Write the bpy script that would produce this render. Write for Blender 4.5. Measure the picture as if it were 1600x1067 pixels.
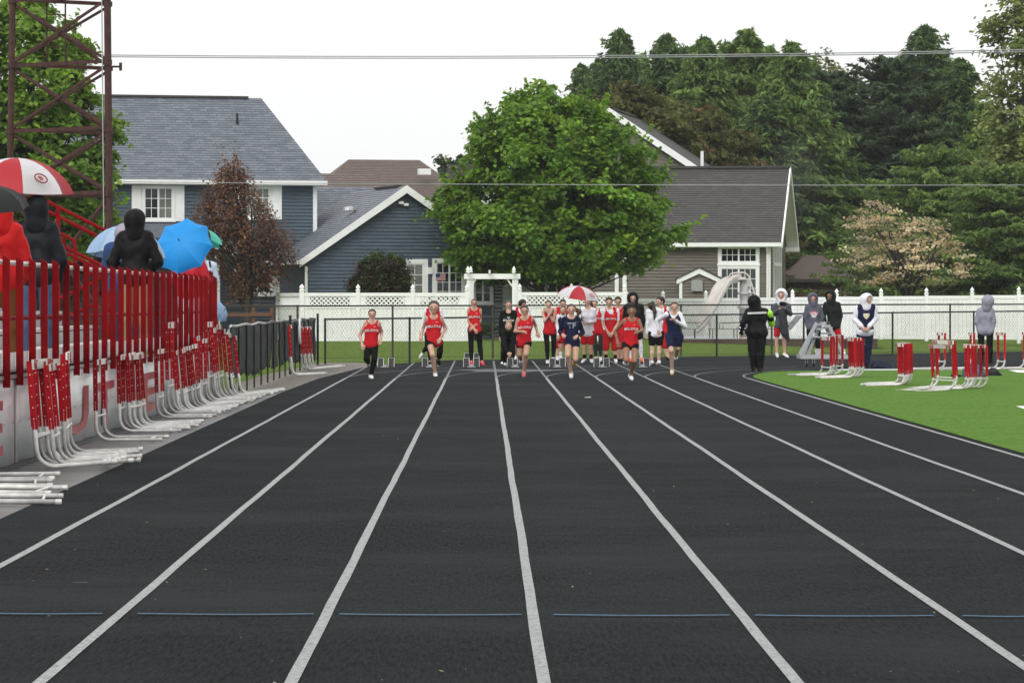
import bpy, bmesh, math, random
import numpy as np
from mathutils import Vector, Matrix
from mathutils.bvhtree import BVHTree
for o in list(bpy.data.objects): bpy.data.objects.remove(o)
SC = bpy.context.scene
COL = SC.collection
R = math.radians
# ------------------------------------------------------------------ camera
F = 6500.0; CX = 757.0; HY = 473.0; CH = 1.6      # focal length in photo pixels, vanishing point of the lanes, eye height
cam = bpy.data.cameras.new('camera'); cam_o = bpy.data.objects.new('camera', cam); COL.objects.link(cam_o)
cam.sensor_width = 36.0; cam.lens = F/1600*36.0; cam.clip_start = 0.5; cam.clip_end = 6000
cam_o.location = (0, 0, CH)
cam_o.rotation_euler = (R(90) - math.atan((533.5-HY)/F), 0, -math.atan((800-CX)/F))
SC.camera = cam_o
# ------------------------------------------------------------------ sky: rainy overcast
w = bpy.data.worlds.new('World'); SC.world = w; w.use_nodes = True
nt = w.node_tree; bg = nt.nodes['Background']
sky = nt.nodes.new('ShaderNodeTexSky'); sky.sky_type = 'NISHITA'; sky.sun_disc = False
SUN_EL, SUN_AZ = R(42), R(200)
sky.sun_elevation = SUN_EL; sky.sun_rotation = SUN_AZ; sky.dust_density = 4.0; sky.air_density = 1.0
hsv = nt.nodes.new('ShaderNodeHueSaturation'); hsv.inputs['Saturation'].default_value = 0.04
nt.links.new(sky.outputs[0], hsv.inputs['Color'])
mx = nt.nodes.new('ShaderNodeMix'); mx.data_type = 'RGBA'
mx.inputs['Factor'].default_value = 0.8
nt.links.new(hsv.outputs[0], mx.inputs[6]); mx.inputs[7].default_value = (9.0, 9.1, 9.05, 1)
nt.links.new(mx.outputs[2], bg.inputs['Color']); bg.inputs['Strength'].default_value = 0.12
sl = bpy.data.lights.new('sun', 'SUN'); sl.energy = 1.4; sl.angle = R(40); sl.color = (1.0, 0.97, 0.93)
so = bpy.data.objects.new('sun', sl); COL.objects.link(so)
so.rotation_euler = (R(90)-SUN_EL, 0, math.pi - SUN_AZ + 0)
SC.view_settings.view_transform = 'Standard'; SC.view_settings.look = 'None'
SC.view_settings.exposure = 0.16; SC.view_settings.gamma = 1.0; SC.view_settings.use_curve_mapping = False
SC.render.engine = 'CYCLES'
SC.cycles.max_bounces = 6; SC.cycles.transparent_max_bounces = 12

# ------------------------------------------------------------------ helpers
def P(x, y, Y):                       # photo pixel at depth Y -> point of the place
    return Vector(((x-CX)*Y/F, Y, CH-(y-HY)*Y/F))
def GY(y, z=0.0):                     # depth of a ground pixel row
    return (CH-z)*F/(y-HY)
def G(x, y, z=0.0):
    return P(x, y, GY(y, z))
MATS = {}
def rgb(r, g, b):                     # sRGB 0..255 -> linear
    f = lambda c: (c/255/12.92) if c/255 <= .04045 else ((c/255+.055)/1.055)**2.4
    return (f(r), f(g), f(b))
def mat(name, col, rough=.6, var=.12, scale=8.0, bump=0.0, bscale=60.0, metal=0.0, spec=.4, trans=0.0, col2=None, vcol=False, aniso=(1,1,1), coord='Object'):
    if name in MATS: return MATS[name]
    m = bpy.data.materials.new(name); m.use_nodes = True; MATS[name] = m
    n = m.node_tree.nodes; l = m.node_tree.links; b = n['Principled BSDF']
    b.inputs['Roughness'].default_value = rough; b.inputs['Metallic'].default_value = metal
    b.inputs['Specular IOR Level'].default_value = spec
    tc = n.new('ShaderNodeTexCoord'); mp = n.new('ShaderNodeMapping'); mp.inputs['Scale'].default_value = aniso
    l.new(tc.outputs[coord], mp.inputs['Vector'])
    nz = n.new('ShaderNodeTexNoise'); nz.inputs['Scale'].default_value = scale; nz.inputs['Detail'].default_value = 5
    l.new(mp.outputs[0], nz.inputs['Vector'])
    c1 = tuple(max(0, c*(1-var)) for c in col); c2 = col2 if col2 else tuple(min(1, c*(1+var)) for c in col)
    rp = n.new('ShaderNodeValToRGB'); rp.color_ramp.elements[0].color = (*c1, 1); rp.color_ramp.elements[1].color = (*c2, 1)
    rp.color_ramp.elements[0].position = .3; rp.color_ramp.elements[1].position = .7
    l.new(nz.outputs['Fac'], rp.inputs['Fac'])
    src = rp.outputs['Color']
    if vcol:
        at = n.new('ShaderNodeAttribute'); at.attribute_name = 'Col'
        mm = n.new('ShaderNodeMix'); mm.data_type = 'RGBA'; mm.blend_type = 'MULTIPLY'; mm.inputs['Factor'].default_value = 1
        l.new(src, mm.inputs[6]); l.new(at.outputs['Color'], mm.inputs[7]); src = mm.outputs[2]
    l.new(src, b.inputs['Base Color'])
    if bump:
        nb = n.new('ShaderNodeTexNoise'); nb.inputs['Scale'].default_value = bscale; nb.inputs['Detail'].default_value = 4
        l.new(tc.outputs[coord], nb.inputs['Vector'])
        bp = n.new('ShaderNodeBump'); bp.inputs['Strength'].default_value = bump; bp.inputs['Distance'].default_value = .02
        l.new(nb.outputs['Fac'], bp.inputs['Height']); l.new(bp.outputs['Normal'], b.inputs['Normal'])
    if trans:
        tr = n.new('ShaderNodeBsdfTranslucent'); l.new(src, tr.inputs['Color'])
        ms = n.new('ShaderNodeMixShader'); ms.inputs['Fac'].default_value = trans
        l.new(b.outputs[0], ms.inputs[1]); l.new(tr.outputs[0], ms.inputs[2])
        l.new(ms.outputs[0], n['Material Output'].inputs['Surface'])
    return m
def tag(o, label=None, cat=None, group=None, kind=None):
    if label: o['label'] = label
    if cat: o['category'] = cat
    if group: o['group'] = group
    if kind: o['kind'] = kind
    return o
def empty(name, loc=(0, 0, 0), rz=0.0, parent=None):
    o = bpy.data.objects.new(name, None); COL.objects.link(o); o.location = loc; o.rotation_euler = (0, 0, rz)
    o.empty_display_size = .1
    if parent: o.parent = parent
    return o
def link(name, me, m, parent=None, smooth=False):
    if m is not None and not len(me.materials): me.materials.append(m)
    if smooth: me.polygons.foreach_set('use_smooth', [True]*len(me.polygons))
    o = bpy.data.objects.new(name, me); COL.objects.link(o)
    if parent: o.parent = parent
    return o
def copy_tree(o, parent=None):
    c = o.copy(); COL.objects.link(c); c.parent = parent
    for ch in list(o.children): copy_tree(ch, c)
    return c
class MB:
    def __init__(s): s.v = []; s.f = []
    def add(s, vs, fs):
        b = len(s.v); s.v += [tuple(v) for v in vs]; s.f += [tuple(i+b for i in f) for f in fs]; return s
    def poly(s, pts): return s.add(pts, [tuple(range(len(pts)))])
    def hexa(s, p):                    # 8 corners: bottom 4 (ccw), top 4
        return s.add(p, [(3,2,1,0),(4,5,6,7),(0,1,5,4),(1,2,6,5),(2,3,7,6),(3,0,4,7)])
    def box(s, x0, x1, y0, y1, z0, z1):
        if x0 > x1: x0, x1 = x1, x0
        if y0 > y1: y0, y1 = y1, y0
        if z0 > z1: z0, z1 = z1, z0
        return s.hexa([(x0,y0,z0),(x1,y0,z0),(x1,y1,z0),(x0,y1,z0),(x0,y0,z1),(x1,y0,z1),(x1,y1,z1),(x0,y1,z1)])
    def prism(s, pts, d):              # polygon pts extruded by vector d
        n = len(pts); d = Vector(d); p = [Vector(q) for q in pts]
        return s.add(p+[q+d for q in p], [tuple(range(n-1,-1,-1)), tuple(range(n,2*n))]+[(i,(i+1)%n,(i+1)%n+n,i+n) for i in range(n)])
    def tube(s, pts, r, n=6, caps=True):
        pts = [Vector(p) for p in pts]; k = len(pts)
        rs = r if isinstance(r, (list, tuple)) else [r]*k
        rings = []; up = None
        for i, p in enumerate(pts):
            t = (pts[min(i+1,k-1)]-pts[max(i-1,0)]).normalized()
            if up is None:
                a = Vector((0,0,1)) if abs(t.z) < .9 else Vector((1,0,0)); up = (a - t*a.dot(t)).normalized()
            else:
                up = (up - t*up.dot(t))
                up = up.normalized() if up.length > 1e-6 else Vector((1,0,0))
            q = t.cross(up)
            rings.append([p + (up*math.cos(2*math.pi*j/n)+q*math.sin(2*math.pi*j/n))*rs[i] for j in range(n)])
        vs = [v for rg in rings for v in rg]; fs = []
        for i in range(k-1):
            for j in range(n):
                a = i*n+j; b = i*n+(j+1)%n; fs.append((a, b, b+n, a+n))
        if caps: fs += [tuple(range(n-1,-1,-1)), tuple(range((k-1)*n, k*n))]
        return s.add(vs, fs)
    def bar(s, a, b, w, h, up=(0,0,1)):  # rectangular bar from a to b, w across, h along 'up'
        a = Vector(a); b = Vector(b); t = (b-a).normalized(); u = Vector(up); u = (u-t*u.dot(t)).normalized(); q = t.cross(u)
        c = [q*(-w/2)+u*(-h/2), q*(w/2)+u*(-h/2), q*(w/2)+u*(h/2), q*(-w/2)+u*(h/2)]
        return s.hexa([a+k for k in c]+[b+k for k in c])
    def lathe(s, prof, c=(0,0,0), n=8):
        c = Vector(c); vs = []; fs = []
        for (r, z) in prof:
            vs += [c+Vector((r*math.cos(2*math.pi*j/n), r*math.sin(2*math.pi*j/n), z)) for j in range(n)]
        for i in range(len(prof)-1):
            for j in range(n):
                a = i*n+j; b = i*n+(j+1)%n; fs.append((a, b, b+n, a+n))
        fs += [tuple(range(n-1,-1,-1)), tuple(range((len(prof)-1)*n, len(prof)*n))]
        return s.add(vs, fs)
    def mesh(s, name):
        me = bpy.data.meshes.new(name); me.from_pydata(s.v, [], s.f); me.update(); return me
    def build(s, name, m, parent=None, smooth=False):
        return link(name, s.mesh(name), m, parent, smooth)
def text_mesh(txt, size, extrude=.004, align='CENTER'):
    cu = bpy.data.curves.new('t', 'FONT'); cu.body = txt; cu.size = size; cu.extrude = extrude; cu.align_x = align; cu.resolution_u = 2
    cu.offset = size*.02
    o = bpy.data.objects.new('t', cu); COL.objects.link(o)
    dg = bpy.context.evaluated_depsgraph_get()
    me = bpy.data.meshes.new_from_object(o.evaluated_get(dg)); bpy.data.objects.remove(o); return me
# ------------------------------------------------------------------ shared materials
M_white = mat('white_vinyl', (.84,.85,.83), .45, .05, 3, bump=.05, bscale=20)
M_trim = mat('white_trim', (.83,.84,.83), .5, .05, 4)
M_redp = mat('red_paint', (.18,.0015,.004), .5, .22, 5, bump=.08, bscale=40, spec=.06)
M_redh = mat('hurdle_red', (.37,.005,.012), .45, .15, 6, spec=.12)
M_galv = mat('galvanised', (.42,.43,.44), .4, .12, 10, metal=.6)
M_tube = mat('hurdle_tube', (.70,.69,.66), .35, .10, 12)
M_tubew = mat('hurdle_foot', (.60,.585,.56), .35, .22, 9)
M_hb = mat('hurdle_board', (.74,.70,.66), .5, .14, 9)
M_black = mat('black_metal', (.012,.013,.014), .4, .2, 10)
M_rust = mat('rusty_steel', (.055,.018,.016), .65, .4, 9, bump=.3, bscale=80)
M_rustf = mat('weathered_brown_pipe', (.045,.035,.03), .6, .35, 9)
M_conc = mat('wet_concrete', (.26,.26,.26), .35, .35, 3.5, bump=.15, bscale=30)
M_glass = mat('window_glass', (.012,.018,.02), .06, .3, 2, spec=.5)
M_glassl = mat('window_glass_curtain', (.16,.17,.15), .12, .2, 2, spec=.5)
M_rubber = mat('black_rubber', (.014,.015,.016), .6, .2, 20)
M_wire = mat('power_cable', (.30,.31,.32), .5, .1, 3)

def siding_mat(name, c, var=.22): return mat(name, c, .55, var, 1.6, bump=.15, bscale=45, aniso=(1,1,6))
M_blue = siding_mat('blue_lap_siding', (.060,.088,.118))
M_taupe = siding_mat('taupe_lap_siding', (.128,.110,.085))
M_tan = siding_mat('tan_siding', (.25,.21,.165))
def shingle_mat(name, c1, c2, c3, bw=.30, bh=.14):
    m = bpy.data.materials.new(name); m.use_nodes = True; n = m.node_tree.nodes; l = m.node_tree.links; b = n['Principled BSDF']
    uv = n.new('ShaderNodeUVMap'); uv.uv_map = 'UVMap'
    br = n.new('ShaderNodeTexBrick'); br.inputs['Scale'].default_value = 1; br.inputs['Brick Width'].default_value = bw; br.inputs['Row Height'].default_value = bh
    br.inputs['Mortar Size'].default_value = .010; br.inputs['Color1'].default_value = (*c1,1); br.inputs['Color2'].default_value = (*c2,1); br.inputs['Mortar'].default_value = (*[c*.45 for c in c1],1)
    br.offset = .37; br.squash = 1.0
    l.new(uv.outputs[0], br.inputs['Vector'])
    nz = n.new('ShaderNodeTexNoise'); nz.inputs['Scale'].default_value = 2.2; nz.inputs['Detail'].default_value = 6; l.new(uv.outputs[0], nz.inputs['Vector'])
    mx = n.new('ShaderNodeMix'); mx.data_type = 'RGBA'; l.new(nz.outputs['Fac'], mx.inputs['Factor']); l.new(br.outputs['Color'], mx.inputs[6]); mx.inputs[7].default_value = (*c3,1)
    l.new(mx.outputs[2], b.inputs['Base Color']); b.inputs['Roughness'].default_value = .55; b.inputs['Specular IOR Level'].default_value = .5
    bp = n.new('ShaderNodeBump'); bp.inputs['Strength'].default_value = .5; bp.inputs['Distance'].default_value = .02
    l.new(br.outputs['Fac'], bp.inputs['Height']); bp.invert = True; l.new(bp.outputs['Normal'], b.inputs['Normal'])
    return m
M_shb = shingle_mat('blue_grey_shingles', (.085,.102,.13), (.21,.23,.265), (.135,.15,.18))
M_shg = shingle_mat('charcoal_shingles', (.038,.036,.036), (.085,.079,.076), (.058,.054,.052))
M_shbr = shingle_mat('brown_shingles', (.115,.088,.078), (.17,.135,.118), (.14,.108,.095))

# ------------------------------------------------------------------ ground
def ground_mat(name, c1, c2, scale, rough=.9, c3=None, s3=.4, bump=.3, bs=40, spec=.3, stretch=None, grain=.5):
    m = bpy.data.materials.new(name); m.use_nodes = True; n = m.node_tree.nodes; l = m.node_tree.links; b = n['Principled BSDF']
    tc = n.new('ShaderNodeTexCoord')
    def noise(sc, det, vec, ro=.7):
        a = n.new('ShaderNodeTexNoise'); a.inputs['Scale'].default_value = sc; a.inputs['Detail'].default_value = det; a.inputs['Roughness'].default_value = ro; l.new(vec, a.inputs['Vector']); return a.outputs['Fac']
    def ramp(f, p0, p1, ca, cb):
        r = n.new('ShaderNodeValToRGB'); r.color_ramp.elements[0].position = p0; r.color_ramp.elements[1].position = p1; r.color_ramp.elements[0].color = (*ca,1); r.color_ramp.elements[1].color = (*cb,1); l.new(f, r.inputs['Fac']); return r.outputs['Color']
    def mix(f, a, bb, blend='MIX'):
        x = n.new('ShaderNodeMix'); x.data_type = 'RGBA'; x.blend_type = blend
        if isinstance(f, float): x.inputs['Factor'].default_value = f
        else: l.new(f, x.inputs['Factor'])
        l.new(a, x.inputs[6])
        if isinstance(bb, tuple): x.inputs[7].default_value = (*bb,1)
        else: l.new(bb, x.inputs[7])
        return x.outputs[2]
    src = ramp(noise(scale, 6, tc.outputs['Object']), .32, .68, c1, c2)
    if stretch:                                          # stretched light and dark grain; on the track, painted shading of its granules
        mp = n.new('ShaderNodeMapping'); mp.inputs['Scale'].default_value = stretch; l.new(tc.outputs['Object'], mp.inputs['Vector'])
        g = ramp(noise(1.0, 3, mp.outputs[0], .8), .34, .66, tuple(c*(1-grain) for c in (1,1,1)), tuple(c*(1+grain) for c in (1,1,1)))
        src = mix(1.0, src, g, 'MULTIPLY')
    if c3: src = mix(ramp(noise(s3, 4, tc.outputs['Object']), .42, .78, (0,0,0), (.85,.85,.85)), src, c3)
    l.new(src, b.inputs['Base Color']); b.inputs['Roughness'].default_value = rough; b.inputs['Specular IOR Level'].default_value = spec
    bp = n.new('ShaderNodeBump'); bp.inputs['Strength'].default_value = bump; bp.inputs['Distance'].default_value = .03; l.new(noise(bs, 3, tc.outputs['Object'], .5), bp.inputs['Height']); l.new(bp.outputs['Normal'], b.inputs['Normal'])
    return m
M_track = ground_mat('black_rubber_track', (.0048,.0066,.0076), (.0160,.0200,.0222), 70, .80, (.030,.034,.036), .30, .9, 90, .06, (50,4.0,1), .95)  # the paler blend patches paint wet sheen into the base colour
M_grass = ground_mat('grass', (.062,.110,.016), (.140,.212,.036), 9, .95, (.118,.165,.036), 1.1, .8, 30, .05, (14,3,1), .45)
M_turf = ground_mat('artificial_turf', (.070,.152,.022), (.106,.208,.032), 30, .95, (.116,.206,.042), .45, .5, 60, .05, (16,2.0,1), .28)
M_gravel = ground_mat('gravel', (.11,.10,.088), (.33,.30,.27), 26, .9, (.20,.18,.155), .8, .8, 40, .1, (28,4,1), .6)
M_strip = ground_mat('light_concrete', (.38,.41,.43), (.50,.53,.55), 3, .4, None, 1, .1, 30)
M_apron = ground_mat('wet_asphalt_apron', (.035,.035,.035), (.17,.167,.163), 2.6, .35, (.07,.07,.07), 1.1, .3, 50)
def line_mat(name, c, wear, base=(.02,.021,.023), scale=38):
    m = bpy.data.materials.new(name); m.use_nodes = True; n = m.node_tree.nodes; l = m.node_tree.links; b = n['Principled BSDF']
    tc = n.new('ShaderNodeTexCoord'); a = n.new('ShaderNodeTexNoise'); a.inputs['Scale'].default_value = scale; a.inputs['Detail'].default_value = 5; a.inputs['Roughness'].default_value = .8
    l.new(tc.outputs['Object'], a.inputs['Vector']); rp = n.new('ShaderNodeValToRGB'); rp.color_ramp.elements[0].position = wear-.12; rp.color_ramp.elements[1].position = wear+.10
    rp.color_ramp.elements[0].color = (*base,1); rp.color_ramp.elements[1].color = (*c,1); l.new(a.outputs['Fac'], rp.inputs['Fac']); l.new(rp.outputs['Color'], b.inputs['Base Color'])
    b.inputs['Roughness'].default_value = .65; return m
M_line = line_mat('lane_paint', (.34,.345,.35), .44)
M_linef = line_mat('faded_lane_paint', (.20,.205,.21), .47)
M_bluel = line_mat('blue_paint', (.04,.16,.30), .45)
M_wline = line_mat('turf_white_paint', (.8,.8,.8), .2, (.1,.2,.04))
# ------------------------------------------------------------------ terrain
def sheet(name, pts, z, m, kind='structure'):
    o = MB().poly([(p[0], p[1], z) for p in pts]).build(name, m); tag(o, kind=kind); return o
XL = -3.56; XR = 5.70
LINES = [0.25+1.06*k for k in range(-3, 6)]      # nine lane lines
XI = LINES[-1]; RC = 36.0; YC = 88.0             # the bend: inner line radius and where it leaves the straight
def back_y(X): return 112.5+(X+4.2)*1.15         # fence line behind the start
# ground: flat under the track, rising as a bank behind the fence
ys = [-30, 60, 100, 112, 118]+[120+2*i for i in range(14)]+[150, 170, 200, 260, 400, 900, 2500]
xs = [-1500, -400, -120, -60]+[-40+2.5*i for i in range(33)]+[60, 120, 400, 1500]
def gz(X, Y):
    t = min(1, max(0, (Y-(back_y(min(max(X,-12),22))+3.5))/14)); z = -.03+.32*t*t*(3-2*t)
    return z
mb = MB(); nx = len(xs)
for Y in ys:
    for X in xs: mb.v.append((X, Y, gz(X, Y)))
for j in range(len(ys)-1):
    for i in range(nx-1):
        a = j*nx+i; mb.f.append((a, a+1, a+nx+1, a+nx))
tag(mb.build('ground', M_grass, smooth=True), kind='structure')
# track: straight, chute and the bend area behind the infield
pts = [(XL, 5), (XR+.5, 5), (XR+.5, 90), (40, 96), (40, back_y(40)-1.2), (-1.2, back_y(-1.2)-1.5), (-2.75, 107.5), (-3.1, 100), (-3.5, 88), (-3.62, 74)]
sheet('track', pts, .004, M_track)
sheet('left_apron', [(-4.62, 20), (XL+.02, 20), (-3.60, 74), (-4.62, 74)], .000, M_apron)
sheet('gravel_verge', [(-4.9, 73.0), (-3.58, 73.0), (-3.45, 88), (-3.0, 100), (-2.65, 108), (-3.6, 111.5), (-4.35, 110.5), (-4.9, 92)], .002, M_gravel)
turf = [(XR, 5), (60, 5), (60, 101)]+[(12.8, 99), (7.82, 97.3), (7.22, 97.2), (6.59, 95.8), (6.21, 93.7), (5.88, 91), (5.73, 88.5), (XR, 85)]
sheet('infield_turf', turf, .012, M_turf)
sheet('concrete_runway', [(7.95, 97.35), (40, 100.4), (40, 104.2), (8.6, 100.0)], .008, M_strip)
# lane lines
rnd = random.Random(4)
def line_strip(name, path, wdt, m, z=.009):
    mb = MB(); L = []; Rr = []
    for i, p in enumerate(path):
        a = Vector(path[max(i-1,0)]); b = Vector(path[min(i+1,len(path)-1)]); t = (b-a).normalized(); q = Vector((-t.y, t.x))
        j = rnd.uniform(-.0015, .0015); ww = wdt*(1+rnd.uniform(-.05,.05))
        L.append((p[0]+q.x*(ww/2+j), p[1]+q.y*(ww/2+j), z)); Rr.append((p[0]-q.x*(ww/2-j), p[1]-q.y*(ww/2-j), z))
    n = len(path); mb.add(L+Rr, [(i+n, i+1+n, i+1, i) for i in range(n-1)])
    o = mb.build(name, m); tag(o, kind='structure'); return o
for k, X in enumerate(LINES):
    ph = rnd.uniform(0, 6)
    path = [(X+.003*math.sin(Y*.35+ph)+.0015*math.sin(Y*1.1+ph*2), Y) for Y in [12+1.0*i for i in range(77)]]
    line_strip('lane_line', path, .056, M_line)
    if k < 8:
        path = [(X, Y) for Y in range(88, 112 if k < 2 else 115, 2)]
        line_strip('lane_line', path, .05, M_linef)
    r = RC+(XI-X)
    path = [(XI+RC-r*math.cos(a), YC+r*math.sin(a)) for a in [i*.02 for i in range(0, 22)]]
    path = [p for p in path if p[1] < back_y(p[0])-2.0]
    line_strip('bend_line', path, .05, M_linef, .013)
for (x0, y0, x1, y1) in ((-2.9,98.5,0.2,99.3),(-2.0,95.0,4.0,97.6),(-1.6,101.8,5.2,102.4)):
    line_strip('event_mark', [(x0+(x1-x0)*t/6, y0+(y1-y0)*t/6+.25*math.sin(t/6*3.1)) for t in range(7)], .05, M_linef, .017)
# worn pale patch by the fourth lane
mb = MB(); c = G(800, 579)
mb.poly([(c.x+1.15*math.cos(a)*(1+.25*math.sin(5*a)), c.y+1.9*math.sin(a)*(1+.2*math.sin(3*a+1)), .0065) for a in [i*math.pi/14 for i in range(28)]])
tag(mb.build('worn_track_patch', line_mat('worn_rubber', (.10,.105,.11), .5, scale=14)), kind='structure')
# blue mark across the lanes
for (x0, x1) in ((-30,160),(215,490),(530,815),(865,1140),(1180,1460),(1505,1640)):
    a = G(x0, 958+ (x0/1600)*5, .01); b = G(x1, 958+(x1/1600)*5, .01)
    line_strip('blue_mark', [(a.x+(b.x-a.x)*t/8, a.y+(b.y-a.y)*t/8-.05*math.sin(t/8*3.14)) for t in range(9)], .044, M_bluel, .014)
a = G(113, 913); line_strip('blue_mark', [(a.x, a.y), (a.x+.05, a.y+.0), (a.x+.09, a.y-.02)], .02, M_bluel, .014)
# white yard marks on the turf
for q in ([(1576,578.5),(1640,578),(1640,584),(1590,582)], [(1588,635),(1640,634),(1640,641),(1600,639)]):
    sheet('turf_mark', [tuple(G(x, y, .012))[:2] for x, y in q], .017, M_wline)
# leaf litter
mb = MB(); cols = []
for i in range(130):
    Y = 14+ 60*rnd.random()**1.6; X = rnd.uniform(max(-3.4, -.115*Y), min(5.4, .13*Y)); s = rnd.uniform(.005, .015) if i % 3 else rnd.uniform(.004,.008); a = rnd.uniform(0, 6.28)
    u = Vector((math.cos(a), math.sin(a), 0))*s; q = Vector((-u.y, u.x, 0))*.55; c = Vector((X, Y, .02)); z = Vector((0,0,s*.5))
    mb.add([c-u, c-q+z*.5, c+u+z, c+q], [(0,1,2,3)]); k = rnd.choice([(.16,.24,.06),(.24,.22,.07),(.26,.13,.05),(.18,.20,.08),(.32,.30,.26),(.14,.10,.07)]); cols += [k]*4
me = mb.mesh('leaf_litter'); ca = me.color_attributes.new('Col', 'FLOAT_COLOR', 'POINT')
for i, k in enumerate(cols): ca.data[i].color = (*k, 1)
tag(link('leaf_litter', me, mat('fallen_leaves', (1,1,1), .6, .05, 4, vcol=True)), 'small scraps of green and brown leaf scattered over the wet black track', 'leaves', kind='stuff')
# ------------------------------------------------------------------ bleachers on the left
rnd = random.Random(11)
XW = -4.55                                             # face of the bleacher front wall
bl = empty('bleachers', (XW, 54, 0)); tag(bl, 'long grey and red bleacher stand with stepped benches beside the track', 'bleachers')
inv = Matrix.Translation((-XW, -54, 0))
def lbuild(mb, name, m, parent, root, smooth=False):    # build in place, keep coordinates relative to the thing's root
    mb.v = [(v[0]-root.location.x, v[1]-root.location.y, v[2]-root.location.z) for v in mb.v]
    return mb.build(name, m, parent, smooth)
Y0, Y1 = 36.0, 70.2
DK = .93
M_deck = mat('deck_aluminium', (.50,.50,.49), .4, .2, 6, metal=.3)
M_dark = mat('dark_underframe', (.05,.05,.055), .7, .3, 4)
for i in range(4):                                      # walkway planks running along the stand
    lbuild(MB().box(XW-.42-.46*i, XW-.06-.46*i+.05, Y0, 72.6, DK, DK+.05), 'deck_plank', M_deck, bl, bl)
for i in range(9):                                      # rows
    x = XW-1.95-.62*i; z = DK+.02+.24*i
    lbuild(MB().box(x-.36, x, Y0, Y1, z+.22, z+.27), 'bench_seat', M_deck, bl, bl)
    lbuild(MB().box(x-.60, x-.365, Y0, Y1, z+.10, z+.15), 'foot_plank', M_deck, bl, bl)
    lbuild(MB().box(x-.03, x-.005, Y0, Y1, z-.06, z+.20), 'riser', M_galv, bl, bl)
mb = MB()
for i in range(12):
    y = Y0+.5+i*3.0
    mb.bar((XW-1.3, y, .5), (XW-7.6, y, 2.9), .08, .12); mb.box(XW-1.9, XW-1.8, y-.04, y+.04, 0, .9); mb.box(XW-5, XW-4.9, y-.04, y+.04, 0, 2); mb.box(XW-.3, XW-.2, y-.04, y+.04, 0, .9)
lbuild(mb, 'underframe', M_dark, bl, bl)
# printed sheets on the front wall
wall = empty('sheet_banner_wall', (XW, 54, 0)); tag(wall, 'pale printed sheet wall with red letters along the foot of the bleachers', 'wall')
def banner_mat():
    m = bpy.data.materials.new('printed_sheet'); m.use_nodes = True; n = m.node_tree.nodes; l = m.node_tree.links; b = n['Principled BSDF']
    tc = n.new('ShaderNodeTexCoord'); mp = n.new('ShaderNodeMapping'); mp.inputs['Scale'].default_value = (1,.32,1.4); l.new(tc.outputs['Object'], mp.inputs['Vector'])
    a = n.new('ShaderNodeTexNoise'); a.inputs['Scale'].default_value = 1.5; a.inputs['Detail'].default_value = 2; l.new(mp.outputs[0], a.inputs['Vector'])
    rp = n.new('ShaderNodeValToRGB'); e = rp.color_ramp.elements; e[0].position = .36; e[0].color = (.58,.68,.69,1); e[1].position = .5; e[1].color = (.74,.76,.77,1)
    e = rp.color_ramp.elements.new(.64); e.color = (.68,.60,.62,1)
    l.new(a.outputs['Fac'], rp.inputs['Fac'])
    s = n.new('ShaderNodeTexNoise'); s.inputs['Scale'].default_value = 9; mp2 = n.new('ShaderNodeMapping'); mp2.inputs['Scale'].default_value = (1,1.2,.08); l.new(tc.outputs['Object'], mp2.inputs['Vector']); l.new(mp2.outputs[0], s.inputs['Vector'])
    x = n.new('ShaderNodeMix'); x.data_type = 'RGBA'; x.blend_type = 'MULTIPLY'; x.inputs['Factor'].default_value = .2; l.new(rp.outputs['Color'], x.inputs[6]); l.new(s.outputs['Color'], x.inputs[7])
    l.new(x.outputs[2], b.inputs['Base Color']); b.inputs['Roughness'].default_value = .28
    return m
M_ban = banner_mat()
seams = [36.0, 40.35, 44.9, 49.6, 54.4, 59.2, 64.2, 69.9]
for a, b in zip(seams[:-1], seams[1:]):
    mb = MB(); n = 14                                   # slightly wavy sheet with thickness
    fr = [(XW+.012*math.sin(j*1.3+a)+.004*rnd.random(), a+.02+(b-a-.04)*j/n) for j in range(n+1)]
    vs = [(x, y, .05) for x, y in fr]+[(x+.003*math.sin(y*3), y, .86) for x, y in fr]+[(x-.012, y, .05) for x, y in fr]+[(x-.012, y, .86) for x, y in fr]
    k = n+1; fs = []
    for j in range(n): fs += [(j, j+1, k+j+1, k+j), (2*k+j+1, 2*k+j, 3*k+j, 3*k+j+1), (k+j, k+j+1, 3*k+j+1, 3*k+j), (j+1, j, 2*k+j, 2*k+j+1)]
    fs += [(0, k, 3*k, 2*k), (n, 2*k+n, 3*k+n, k+n)]
    mb.add(vs, fs); sh = lbuild(mb, 'sheet', M_ban, wall, wall, True)
    mb = MB()                                           # screws
    for y in np.linspace(a+.3, b-.3, 6):
        for z in (.8, .45): mb.box(XW+.014, XW+.022, y-.012, y+.012, z-.012, z+.012)
    o = lbuild(mb, 'screw_row', M_galv, wall, wall); o['kind'] = 'stuff'
lbuild(MB().box(XW-.04, XW-.016, Y0, Y1, 0, .87), 'backing_board', mat('backing', (.22,.22,.22), .6), wall, wall)
lbuild(MB().box(XW+.008, XW+.03, Y0, Y1, -.01, .045), 'kick_strip', M_black, wall, wall)
lbuild(MB().box(XW-.03, XW+.02, Y0, Y1, .872, .905), 'top_edge', M_galv, wall, wall)
M_let = mat('red_print', (.36,.02,.03), .35, .2, 5)
def wall_letter(ch, y0, y1, z0, z1):
    me = text_mesh(ch, 1.0, .002, 'LEFT')
    co = np.array([v.co[:] for v in me.vertices]); mn = co.min(0); sp = np.maximum(co.max(0)-mn, 1e-5)
    for v in me.vertices:
        u = (v.co.x-mn[0])/sp[0]; t = (v.co.y-mn[1])/sp[1]
        v.co = (XW+.024+v.co.z-wall.location.x, y0+(y1-y0)*u-54, z0+(z1-z0)*t)
    link('letter', me, M_let, wall)
wall_letter('E', 37.3, 39.15, .17, .68)
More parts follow.
